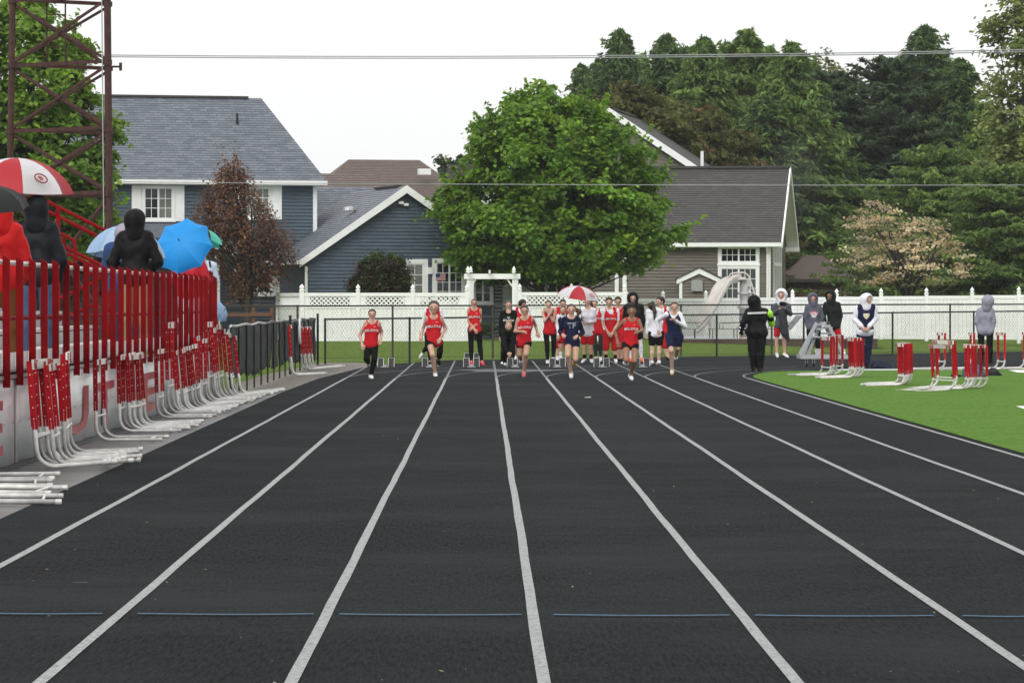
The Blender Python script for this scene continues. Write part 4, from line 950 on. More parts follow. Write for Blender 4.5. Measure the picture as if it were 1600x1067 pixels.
# pale spring tree at the right edge, yellowish ones in the gaps
def pf2(x, lst, Y): return prof_px([(y, x-w_, x+w_) for y, w_ in lst], Y)
broadleaf('pale_tree', tuple(P(1600, 470, 190)[:2])+(0,), prof_px([(-60,1590,1640),(0,1560,1690),(60,1545,1700),(120,1540,1700),(170,1535,1700),(230,1530,1700),(300,1520,1700),(380,1510,1700),(450,1520,1690)], 190), .7, 340, 60, .10, [(.23,.29,.085),(.27,.32,.10),(.18,.25,.07)], 'tall pale yellow-green tree at the right edge', csize=(.5,.9), limbs=120, shell=.45)
broadleaf('pale_tree', tuple(P(1290, 470, 232)[:2])+(0,), prof_px([(78,1280,1300),(110,1262,1320),(160,1250,1330),(230,1250,1330)], 232), .8, 70, 45, .10, [(.26,.26,.11),(.22,.24,.09)], 'yellowish bare-looking tree peeping between the conifers', csize=(.4,.8), limbs=60)
broadleaf('yellow_green_tree', tuple(P(985, 470, 188)[:2])+(0,), prof_px([(134,975,1000),(150,950,1030),(175,935,1060),(215,930,1075),(280,940,1080)], 188), .7, 150, 60, .085, [(.12,.13,.030),(.10,.115,.028),(.14,.14,.035)], 'yellow-green tree behind the tall grey gable', csize=(.35,.65), limbs=50)
broadleaf('distant_tree', tuple(P(712, 470, 240)[:2])+(0,), prof_px([(236,700,722),(250,688,736),(275,680,745),(310,680,750)], 240), .8, 80, 60, .09, [(.055,.085,.03),(.045,.07,.028)], 'distant grey-green tree beside the brown hip roof', csize=(.35,.6), limbs=20)
broadleaf('back_tree', tuple(P(60, 470, 150)[:2])+(0,), prof_px([(300,-60,140),(350,-80,185),(400,-80,200),(440,-80,200),(465,-60,180)], 150), .4, 120, 80, .07, [(.03,.05,.02),(.04,.06,.022)], 'dark low tree behind the bleachers rail', csize=(.4,.7), limbs=20)
# ------------------------------------------------------------------ hurdles
rnd = random.Random(21)
def hurdle_proto(TOP, LOW):
    root = empty('hurdle', (0,0,0)); W = .50
    um = MB().box(-.025,.025,-.020,.020,LOW,TOP).mesh('upright')
    hm = MB()
    for i in range(5): zc = LOW+.10+(TOP-LOW-.2)*i/4; hm.box(.0255,.028,-.005,.005,zc-.005,zc+.005).box(-.005,.005,-.0225,-.0205,zc-.005,zc+.005)
    hm = hm.mesh('adjust_holes')
    bend = [(0,0,LOW+.08),(0,0,.20)]+[(.16*(1-math.cos(t)),0,.20-.165*math.sin(t)) for t in (.3,.6,.9,1.2,1.5)]+[(.72,0,.03)]
    fm = MB().tube(bend, .0205, 8).mesh('leg_tube')
    for s in (-1, 1):
        u = link('upright', um, M_redh, root); u.location = (0, s*W, 0)
        h = link('adjust_holes', hm, M_hb, u); h['kind'] = 'stuff'
        f = link('leg', fm, M_tubew, root, True); f.location = (0, s*W, 0)
        c = MB().tube([(.70,0,.03),(.75,0,.03)], .0225, 8).build('foot_cap', M_tubew, f)
    b = MB().box(-.02,.0,-.54,.54,TOP-.055,TOP+.012).build('crossbar', M_hb, root); b.location = (.048,0,0)
    for y in (-.49,-.41,-.33,.33,.41,.49): MB().box(.0005,.004,y-.022,y+.022,TOP-.052,TOP+.009).build('stripe', M_redh, b)
    for y in (-.47,.47): MB().box(-.024,-.0205,y-.03,y+.03,TOP-.052,TOP+.009).build('stripe', M_redh, b)
    MB().tube([(.02,-W,min(.33,LOW-.04)),(.02,W,min(.33,LOW-.04))], .012, 6).build('lower_tie', M_tube, root)
    MB().tube([(.60,-W,.035),(.60,W,.035)], .012, 6).build('foot_tie', M_tube, root)
    return root
HPS = {'high': [hurdle_proto(1.02, .40), False], 'low': [hurdle_proto(.84, .235), False]}
for m_ in (M_redh, M_tubew, M_hb):                      # every hurdle has faded and scuffed a little differently
    n = m_.node_tree.nodes; l = m_.node_tree.links; b_ = n['Principled BSDF']; src = b_.inputs['Base Color'].links[0].from_socket
    oi = n.new('ShaderNodeObjectInfo'); mr = n.new('ShaderNodeMapRange'); mr.inputs['To Min'].default_value = .62; mr.inputs['To Max'].default_value = 1.12; l.new(oi.outputs['Random'], mr.inputs['Value'])
    hv = n.new('ShaderNodeHueSaturation'); l.new(src, hv.inputs['Color']); l.new(mr.outputs[0], hv.inputs['Value']); l.new(hv.outputs[0], b_.inputs['Base Color'])
ORD = ['first','second','third','fourth','fifth','sixth','seventh','eighth','ninth','tenth']
def hurdle(x, y, yaw, lab, grp, hz=1.0, tilt=0.0, z=.004):
    k = HPS['low' if grp == 'hurdles on the turf' else 'high']; o = k[0] if not k[1] else copy_tree(k[0]); k[1] = True
    o.location = (x, y, z); o.rotation_euler = (0, tilt, yaw); o.scale = (1, 1, hz); tag(o, lab, 'hurdle', grp); return o
GL = 'hurdles leaning along the bleacher wall'
def row(lst, what, grp):
    for i, (x, y, yaw, hz, tl) in enumerate(lst):
        hurdle(x, y, R(yaw), '%s hurdle from the near end of %s' % (ORD[i], what) if len(lst) > 1 else 'single hurdle %s' % what, grp, hz, R(tl))
row([(-4.58,37.3,3,1.0,-1),(-4.50,36.1,6,1.0,0),(-4.30,34.8,-2,1,0),(-4.12,33.2,5,1,0)][::-1], 'the row at the left edge', GL)
row([(-4.22,39.9,0,1.0,-5),(-4.26,40.35,-3,1.02,-4),(-4.30,40.8,2,1.0,-4),(-4.12,40.2,3,.98,-5),(-4.18,41.6,4,1.07,-1),(-4.28,41.9,-2,1.0,-4),(-4.34,42.4,-2,.95,-4),(-4.30,43.0,2,1.0,-3)], 'the nearest wall cluster', GL)
row([(-4.42,47.9,0,.92,-1)], 'standing between the two nearer wall clusters', GL)
row([(-4.46,51.2,2,.93,-1),(-4.36,51.9,-2,.92,-2),(-4.42,52.2,1,.94,-2),(-4.38,52.6,0,.93,-3),(-4.34,53.0,2,.92,-4),(-4.40,53.5,3,.93,-3)], 'the second wall cluster', GL)
row([(-4.46,57.2,0,.93,-1)], 'standing just before the long far stack along the wall', GL)
row([(-4.45,59.0,0,1.28,-1),(-4.40,60.0,3,.88,-4),(-4.34,60.7,2,.90,-5),(-4.36,61.5,0,.92,-5),(-4.34,62.2,3,.92,-6),(-4.32,63.0,0,.94,-6),(-4.38,64.0,2,1.05,-3),(-4.40,65.3,0,1.0,-1)], 'the long wall stack', GL)
row([(-4.40,66.9,0,1.25,-2),(-4.36,67.7,2,1.15,-3),(-4.32,68.5,0,1.2,-4),(-4.26,69.3,3,1.12,-5),(-4.22,70.2,2,1.05,-6),(-4.16,71.1,4,1.0,-7)], 'the bleacher corner stack', GL)
GF = 'hurdles by the windscreen fence'
row([(-4.18,90.2,4,1.08,-3)], 'standing against the black windscreen fence', GF)
row([(-4.22,97.2,6,1.0,-5),(-4.15,97.9,6,1.0,-5),(-4.08,98.6,6,1.0,-6)], 'the group by the windscreen fence', GF)
GI = 'hurdles on the turf'
row([(7.42,90.2,186,1.0,0),(7.62,91.0,172,1.02,0),(7.80,91.3,168,1.05,0)], 'the group before the grey stand', GI)
row([(7.80,88.0,182,1.0,2),(7.87,88.4,181,1.02,2),(7.94,88.7,183,1.0,2),(8.02,89.0,178,1.01,2),(8.10,89.3,180,1.0,2)], 'the stack left of the white-hooded athlete', GI)
row([(8.02,79.8,181,.96,1),(8.08,80.1,182,.97,1),(8.13,80.4,180,.96,1),(8.18,80.7,181,.97,1),(8.24,81.0,180,.96,1),(8.30,81.3,181,.96,1)], 'the square stack on the turf', GI)
row([(8.36,75.6,196,.98,3),(8.62,77.3,194,1.06,4)], 'the askew pair on the turf', GI)
row([(8.88,76.4,176,.98,1),(8.98,76.9,180,.97,1),(9.06,77.2,181,.96,1),(9.16,77.6,186,.96,1),(9.28,77.8,188,.96,1)], 'the right-hand turf stack', GI)
row([(10.85,98.6,182,1.05,0)], 'standing alone on the concrete right of the square stack', GI)
row([(11.62,99.0,178,1.05,0)], 'standing alone left of the grey-hooded athlete', GI)
row([(12.26,98.6,182,1.05,0)], 'standing alone right of the grey-hooded athlete', GI)
row([(12.96,99.2,182,1.05,0)], 'at the right edge of the picture', GI)
# ------------------------------------------------------------------ starting blocks
def block_proto():
    root = empty('starting_block', (0,0,0))
    MB().box(-.03,.03,-.45,.35,.02,.055).box(-.035,-.031,-.45,.35,.0,.06).box(.031,.035,-.45,.35,0,.06).build('rail', M_galv, root)
    for s, y in ((-1,-.05),(1,.16)):
        pd = MB().hexa([(s*.125-.065,y-.10,.02),(s*.125+.065,y-.10,.02),(s*.125+.065,y-.07,.02),(s*.125-.065,y-.07,.02),(s*.125-.065,y+.02,.21),(s*.125+.065,y+.02,.21),(s*.125+.065,y+.05,.21),(s*.125-.065,y+.05,.21)]).build('pad', M_rubber, root)
        mb = MB()
        for xx in (s*.125-.074, s*.125+.066): mb.hexa([(xx,y-.12,.005),(xx+.008,y-.12,.005),(xx+.008,y+.1,.005),(xx,y+.1,.005),(xx,y,.22),(xx+.008,y,.22),(xx+.008,y+.06,.22),(xx,y+.06,.22)])
        mb.box(s*.125-.066,s*.125+.066,y+.03,y+.062,.212,.224); mb.build('side_plate', M_galv, pd)
    MB().box(-.1,.1,-.52,-.46,.0,.02).build('anchor', M_galv, root)
    return root
BP = block_proto(); first = True
wh = ['far left lane, beside the sprinter in black leggings','second lane from the left, behind the second sprinter','third lane, below the athlete with crossed arms','fourth lane, before the crouching helper','fifth lane, left of the navy runner','sixth lane, before the athlete in dark leggings','rightmost lane, before the athlete in white leggings']
for i, x in enumerate((603, 672, 736.5, 805, 871, 940, 1003)):
    o = BP if first else copy_tree(BP); first = False; p = P(x, 575, 102.3); o.location = (p.x, 102.3, .02); o.rotation_euler = (0,0,R(rnd.uniform(-3,3)))
    tag(o, 'black starting block in the '+wh[i], 'starting block', 'starting blocks')
o = copy_tree(BP); p = P(737, 563, 113); o.location = (p.x, 112.6, .02); tag(o, 'spare starting block behind the athlete with crossed arms', 'starting block', 'starting blocks')
# ------------------------------------------------------------------ wheeled stand
M_stand = mat('grey_painted_steel', (.36,.38,.39), .45, .1, 6)
YC_ = 103.5; st = empty('wheeled_stand', tuple(P(1262, 473, YC_)[:2])+(0,)); tag(st, 'grey A-frame wheeled stand with steps on the track', 'stand')
def sp(x, y, dy=0): return P(x, y, YC_+dy)
for dy, k in ((-.45, 0), (.35, 1)):
    ox = k*-8; oy = k*-1
    for (x0,y0,x1,y1) in ((1262,555,1283,505),(1318,555,1293,504)) if k == 0 else ((1255,555,1276,504),(1309,552,1287,503)):
        lbuild(MB().bar(sp(x0,y0,dy), sp(x1,y1,dy), .05, .075, up=(1,0,0)), 'leg', M_stand, st, st)
    lbuild(MB().bar(sp(1281-ox*0,505.5,dy), sp(1296,505,dy), .05, .06), 'top_tie', M_stand, st, st)
lbuild(MB().bar(sp(1250,553,-.7), sp(1274,508,-.7), .05, .075, up=(1,0,0)), 'leg', M_stand, st, st)
b0, b1 = sp(1249,557), sp(1321,557)
for dy in (-.75, .55): lbuild(MB().box(b0.x,b1.x,YC_+dy-.03,YC_+dy+.03,b0.z-.05,b0.z+.05), 'base_beam', M_stand, st, st)
for x in (b0.x, b1.x): lbuild(MB().box(x-.03,x+.03,YC_-.715,YC_+.515,b0.z-.045,b0.z+.045), 'base_end', M_stand, st, st)
for i,(y_, xa, xb) in enumerate(((507,1274,1283),(514,1271,1281),(526,1266,1276))): lbuild(MB().box(sp(xa,y_).x,sp(xb,y_).x+.02,YC_-.68,YC_-.47,sp(xa,y_).z-.02,sp(xa,y_).z+.02), 'step', M_stand, st, st)
for y_ in (512, 521): a_, c_ = sp(1284,y_), sp(1299 if y_ < 515 else 1303,y_); lbuild(MB().box(a_.x,c_.x,YC_-.42,YC_+.32,a_.z-.02,a_.z+.02), 'step', M_stand, st, st)
lbuild(MB().box(sp(1267,0).x,sp(1299,0).x,YC_-.44,YC_-.40,sp(0,527).z-.02,sp(0,527).z+.02), 'cross_tie', M_stand, st, st)
for x in (1257, 1268, 1309):
    c = sp(x, 568); mb = MB(); n = 12
    mb.prism([(c.x-.02, YC_-.7+.085*math.cos(6.283*j/n), .105+.085*math.sin(6.283*j/n)) for j in range(n)], (.04,0,0)); w_ = lbuild(mb, 'wheel', M_rubber, st, st)
    lbuild(MB().box(c.x-.035,c.x-.024,YC_-.72,YC_-.68,.1,b0.z-.04).box(c.x+.024,c.x+.035,YC_-.72,YC_-.68,.1,b0.z-.04), 'fork', M_galv, st, st)
# white bucket under it
bk = empty('bucket', tuple(P(1282, 553, 104)[:2])+(0,)); c = P(1279, 551, 103.4)
o = lbuild(MB().lathe([(.07,0),(.10,.14),(.105,.145),(.085,.14)], (c.x, c.y, b0.z+.05), 12), 'body', M_white, bk, bk); tag(bk, 'small white bucket standing on the grey wheeled stand', 'bucket')
bk.location = (bk.location.x, bk.location.y, 0)
# ------------------------------------------------------------------ things lying on the turf
def heap(name, x, y, w_, h_, m, label, cat, seed, z=.01):
    c = G(x, y, z); r = np.random.RandomState(seed); bm = bmesh.new(); bmesh.ops.create_icosphere(bm, subdivisions=3, radius=1)
    k = c.y/F
    for v in bm.verts:
        n = v.co.copy(); f = 1+.22*math.sin(n.x*4+seed)+.15*math.sin(n.y*6+n.z*5+seed*2)+.08*math.sin(n.x*13+n.y*11)
        zz = max(-.15, n.z*f); v.co = (n.x*f*w_*k/2, n.y*f*w_*k*.4, zz*h_*k)
    me = bpy.data.meshes.new(name); bm.to_mesh(me); bm.free(); o = link(name, me, m, None, True); o.location = (c.x, c.y, z+.01); tag(o, label, cat); return o
M_navy = mat('navy_cloth', (.008,.012,.035), .8, .4, 8, bump=.3, bscale=20)
M_blk = mat('black_cloth', (.010,.011,.012), .7, .3, 8, bump=.3, bscale=20)
M_slate = mat('slate_cloth', (.07,.085,.13), .8, .3, 8, bump=.3, bscale=20)
heap('clothing_heap', 1375, 575, 30, 11, M_navy, 'dropped navy clothing lying beside the white-hooded athlete', 'clothing', 3)
heap('kit_bag', 1522, 589, 30, 17, M_slate, 'slate blue kit bag behind the right hurdle stack', 'bag', 5)
heap('kit_bag', 1553, 587, 28, 9, M_blk, 'flat black bag at the right of the right hurdle stack', 'bag', 8)
heap('clothing_heap', 1494, 589, 16, 5, M_blk, 'small black garment lying left of the slate kit bag', 'clothing', 9)
heap('paper_scrap', 919, 622, 9, 1.2, mat('pale_paper', (.5,.5,.46), .7), 'pale scrap of paper lying on the track in the fifth lane', 'scrap', 12)
# ------------------------------------------------------------------ pool slide
YS_ = 147.0
sd = empty('pool_slide', tuple(P(1130, 500, YS_)[:2])+(.385,)); tag(sd, 'beige curved pool slide with handrails behind the fence', 'slide')
M_slide = mat('slide_plastic', (.56,.52,.49), .4, .06, 3)
cl_ = [(1150,433,.0,.34),(1143,434,-.1,.34),(1134,438,-.3,.36),(1127,446,-.6,.38),(1121,458,-.9,.40),(1114,472,-1.0,.40),(1107,484,-.9,.38),(1099,497,-.7,.36),(1090,508,-.5,.34),(1086,512,-.45,.33)]
mb = MB(); n = 9; vs = []; fs = []
for s_, (x, y, dy, w_) in enumerate(cl_):
    c = P(x, y, YS_+dy); nx_, ny_, nd, _ = cl_[min(s_+1,len(cl_)-1)]; px_, py_, pd_, _ = cl_[max(s_-1,0)]
    t = (P(nx_,ny_,YS_+nd)-P(px_,py_,YS_+pd_)).normalized(); q = t.cross(Vector((0,0,1))); q.normalize(); up = q.cross(t)
    q = Vector((.42,-.9,.1)); q = (q-t*q.dot(t)).normalized(); up = q.cross(t); up = up if up.z > 0 else -up
    for j in range(n):
        a_ = math.pi*(j/(n-1)); vs.append(c+q*(math.cos(a_)*w_)+up*(.24*(1-math.sin(a_))-.16))
    for j in range(n-1, -1, -1):
        a_ = math.pi*(j/(n-1)); vs.append(c+q*(math.cos(a_)*(w_+.04))+up*(.24*(1-math.sin(a_))-.21))
m2 = 2*n
for s_ in range(len(cl_)-1):
    for j in range(m2): fs.append((s_*m2+j, s_*m2+(j+1)%m2, (s_+1)*m2+(j+1)%m2, (s_+1)*m2+j))
fs += [tuple(range(m2-1,-1,-1)), tuple(range((len(cl_)-1)*m2, len(cl_)*m2))]
mb.add(vs, fs); lbuild(mb, 'chute', M_slide, sd, sd, True)
for dy in (-.35, .35):
    lbuild(MB().tube([P(1138,434,YS_+dy),P(1142,428,YS_+dy),P(1152,426,YS_+dy),P(1164,426,YS_+dy),P(1170,431,YS_+dy),P(1178,455,YS_+dy),P(1190,512,YS_+dy)], .028, 8), 'hand_rail', M_slide, sd, sd)
lbuild(MB().hexa([P(1145,437,YS_-.36),P(1166,437,YS_-.36),P(1168,437,YS_+.4),P(1147,437,YS_+.4),P(1145,433,YS_-.36),P(1163,433,YS_-.36),P(1165,433,YS_+.4),P(1147,433,YS_+.4)]), 'platform', M_slide, sd, sd)
for i in range(5):
    t = i/5; a_ = P(1170+14*t+3,447+52*t,YS_-.35); c_ = P(1170+14*t+3,447+52*t,YS_+.35); lbuild(MB().bar(a_, c_, .16, .03), 'tread', M_slide, sd, sd)
lbuild(MB().lathe([(.2,0),(.2,1.0),(.26,1.02),(.26,1.1),(.16,1.12),(.18,1.5),(.25,1.52),(.25,1.58),(.15,1.6),(.2,2.05)], (P(1164,500,YS_).x, YS_, .385), 12), 'pedestal', mat('slide_grey', (.42,.42,.41), .4), sd, sd, True)
lbuild(MB().tube([P(1108,492,YS_-.7), P(1112,520,YS_-.7)], .05, 8), 'strut', M_slide, sd, sd)
# patio furniture by the pool
M_patio = mat('patio_frame', (.10,.10,.10), .4, .2, 6)
for i, (x, lab) in enumerate(((1072,'grey mesh patio lounger left of the pool slide'),(1136,'grey mesh patio lounger under the pool slide ladder'),(1215,'grey mesh patio lounger right of the official'))):
    Yp = 142.5; c = P(x, 500, Yp); pc_ = empty('patio_lounger', (c.x, Yp, .385), R(8*i)); tag(pc_, lab, 'lounger', 'patio loungers')
    MB().box(-.6,.35,-.3,.3,.30,.33).build('seat', mat('patio_mesh', (.20,.20,.20), .6), pc_); MB().hexa([(.36,-.3,.30),(.39,-.3,.29),(.39,.3,.29),(.36,.3,.30),(.78,-.3,.78),(.81,-.3,.76),(.81,.3,.76),(.78,.3,.78)]).build('backrest', MATS['patio_mesh'], pc_)
    for xx in (-.55, .3):
        for yy in (-.28, .28): MB().tube([(xx,yy,0),(xx,yy,.30)], .018, 6).build('leg', M_patio, pc_)
    for yy in (-.32, .32): MB().tube([(-.2,yy,.32),(-.2,yy,.52),(.5,yy,.54)], .016, 6).build('arm', M_patio, pc_)

# wooden rail in the yard behind the windscreen fence
wr_ = empty('wooden_rail', tuple(P(396, 500, 141)[:2])+(.1,)); tag(wr_, 'brown wooden post and rail in front of the blue house', 'rail')
M_wood = mat('brown_wood', (.13,.06,.032), .7, .3, 5)
a_, b_ = P(352,492,141), P(426,491,141); lbuild(MB().bar(a_, b_, .06, .12), 'rail', M_wood, wr_, wr_)
for x in (396, 425): p_ = P(x, 480, 141.08); lbuild(MB().box(p_.x-.06,p_.x+.06,141.04,141.14,.1,p_.z), 'post', M_wood, wr_, wr_)
# ------------------------------------------------------------------ people: implicit bodies meshed as one continuous surface
def surface(prims, vox=.018, cuts=(), k=.025, extra=None):
    """prims: (a, b, ra, rb); smooth union; cuts: functions d(p) kept where negative. Naive surface nets."""
    A = np.array([list(p[0]) for p in prims]); B = np.array([list(p[1]) for p in prims]); ra = np.array([p[2] for p in prims]); rb = np.array([p[3] for p in prims])
    rm = np.maximum(ra, rb)+.05; lo = np.minimum(A-rm[:,None], B-rm[:,None]).min(0); hi = np.maximum(A+rm[:,None], B+rm[:,None]).max(0)
    n = np.ceil((hi-lo)/vox).astype(int)+2; D = np.full(n, .12, np.float32)
    ax = [lo[i]+vox*np.arange(n[i]) for i in range(3)]
    for a, b, r0, r1, m in zip(A, B, ra, rb, rm):
        l_ = np.maximum(((np.minimum(a, b)-m-lo)/vox).astype(int), 0); h_ = np.minimum(((np.maximum(a, b)+m-lo)/vox).astype(int)+2, n)
        X, Y, Z = np.meshgrid(ax[0][l_[0]:h_[0]], ax[1][l_[1]:h_[1]], ax[2][l_[2]:h_[2]], indexing='ij')
        d = b-a; dd = (d*d).sum()+1e-9; t = np.clip(((X-a[0])*d[0]+(Y-a[1])*d[1]+(Z-a[2])*d[2])/dd, 0, 1)
        q = np.sqrt((X-a[0]-d[0]*t)**2+(Y-a[1]-d[1]*t)**2+(Z-a[2]-d[2]*t)**2)-(r0+(r1-r0)*t)
        sl = (slice(l_[0],h_[0]), slice(l_[1],h_[1]), slice(l_[2],h_[2])); o = D[sl]; h = np.maximum(k-np.abs(o-q), 0)/k; D[sl] = np.minimum(o, q)-h*h*k*.25
    if cuts:
        X, Y, Z = np.meshgrid(*ax, indexing='ij')
        for c in cuts: D = np.maximum(D, c(X, Y, Z))
    s = D < 0
    c000 = s[:-1,:-1,:-1]; cnt = np.zeros(c000.shape, np.int8)
    for i in (0,1):
        for j in (0,1):
            for l in (0,1): cnt += s[i:n[0]-1+i, j:n[1]-1+j, l:n[2]-1+l]
    act = (cnt > 0) & (cnt < 8); idx = np.full(act.shape, -1, np.int32); ii = np.argwhere(act); idx[act] = np.arange(len(ii))
    acc = np.zeros((len(ii),3)); num = np.zeros(len(ii))
    corners = [(i,j,l) for i in (0,1) for j in (0,1) for l in (0,1)]
    for p in corners:
        for axn in range(3):
            if p[axn]: continue
            q = list(p); q[axn] = 1; q = tuple(q)
            d0 = D[ii[:,0]+p[0], ii[:,1]+p[1], ii[:,2]+p[2]]; d1 = D[ii[:,0]+q[0], ii[:,1]+q[1], ii[:,2]+q[2]]
            m = (d0 < 0) != (d1 < 0); t = np.where(m, d0/(d0-d1+1e-12), 0)
            pos = np.tile(np.array(p, float), (len(ii),1)); pos[:,axn] += t; acc[m] += pos[m]; num[m] += 1
    V = lo+vox*(ii+acc/np.maximum(num,1)[:,None]); Fc = []
    for axn in range(3):
        o = [0,0,0]; o[axn] = 1
        s0 = s[:n[0]-o[0], :n[1]-o[1], :n[2]-o[2]]; s1 = s[o[0]:, o[1]:, o[2]:]; e = np.argwhere(s0 != s1)
        u, v = (axn+1)%3, (axn+2)%3
        ok = (e[:,u] > 0) & (e[:,v] > 0) & (e[:,u] < n[u]-1) & (e[:,v] < n[v]-1); e = e[ok]
        if not len(e): continue
        def g(du, dv): c = e.copy(); c[:,u] -= du; c[:,v] -= dv; return idx[c[:,0], c[:,1], c[:,2]]
        q = np.stack([g(1,1), g(0,1), g(0,0), g(1,0)], 1); fl = s0[e[:,0], e[:,1], e[:,2]]; q[~fl] = q[~fl][:, ::-1]; Fc.append(q)
    return V, np.concatenate(Fc)
def smooth_v(V, Fq, it=1):
    for _ in range(it):
        acc = np.zeros_like(V); c = np.zeros(len(V))
        for a, b in ((0,1),(1,2),(2,3),(3,0)):
            np.add.at(acc, Fq[:,a], V[Fq[:,b]]); np.add.at(acc, Fq[:,b], V[Fq[:,a]]); np.add.at(c, Fq[:,a], 1); np.add.at(c, Fq[:,b], 1)
        V = V*.45+.55*acc/np.maximum(c,1)[:,None]
    return V
def smesh(name, prims, m, parent, org, vox=.018, cuts=(), k=.025, add=None, it=1, fold=0.0, axis=None):
    V, Fq = surface(prims, vox, cuts, k); V = smooth_v(V, Fq, it)
    if fold:                                             # creases in the cloth
        c = np.array(axis); o = V-c; o[:,2] = 0; o /= np.linalg.norm(o, axis=1, keepdims=True)+1e-6
        x, y, z = V[:,0], V[:,1], V[:,2]; ph = c[0]*3.1
        w = np.sin(z*34+2.2*np.sin(x*13+ph)+x*18)*.5+np.sin(z*17-x*29+1.7*np.sin(z*9+ph))*.6+np.abs(np.sin(z*11+x*21+ph))*.7
        V = V+o*(fold*(w-.3))[:,None]
    V = V-np.array(org)
    vs = V.tolist(); fs = Fq.tolist()
    if add: b = len(vs); vs += [tuple(np.array(v)-np.array(org)) for v in add.v]; fs += [tuple(i+b for i in f) for f in add.f]
    me = bpy.data.meshes.new(name); me.from_pydata(vs, [], fs); me.update(); return link(name, me, m, parent, True)
CLOTH = {}
def cloth(c, rough=.75):
    key = ('cloth', rough <= .55)+tuple(c)
    if key not in CLOTH and rough <= .55: CLOTH[key] = mat('rain_cloth_%d' % len(CLOTH), c, .5, .12, 9, bump=.9, bscale=7, spec=.10, aniso=(1,1,.5))
    if key not in CLOTH: CLOTH[key] = mat('cloth_%d' % len(CLOTH), c, rough, .10, 9, bump=.45, bscale=7, spec=.08, aniso=(1,1,.5))
    return CLOTH[key]
RED = (.47,.012,.018); BLK = (.006,.006,.007); WHT = (.72,.71,.76); NVY = (.010,.014,.045); GRY = (.22,.23,.27); DGR = (.10,.105,.13); CHR = (.035,.04,.045)
SKIN = [(.52,.32,.24),(.46,.27,.19),(.28,.145,.09),(.57,.37,.29)]
HAIR = [(.034,.019,.012),(.012,.009,.007),(.065,.036,.020),(.26,.17,.085),(.065,.024,.011)]
M_eye = mat('eye_dark', (.045,.028,.022), .4); M_lip = mat('lips', (.36,.17,.14), .5); M_print = mat('white_print', (.78,.76,.76), .6)
def J(crop, **kw):
    x0, y0, s = crop; return {k: (x0+v[0]/s, y0+v[1]/s, v[2] if len(v) > 2 else 0.0) for k, v in kw.items()}
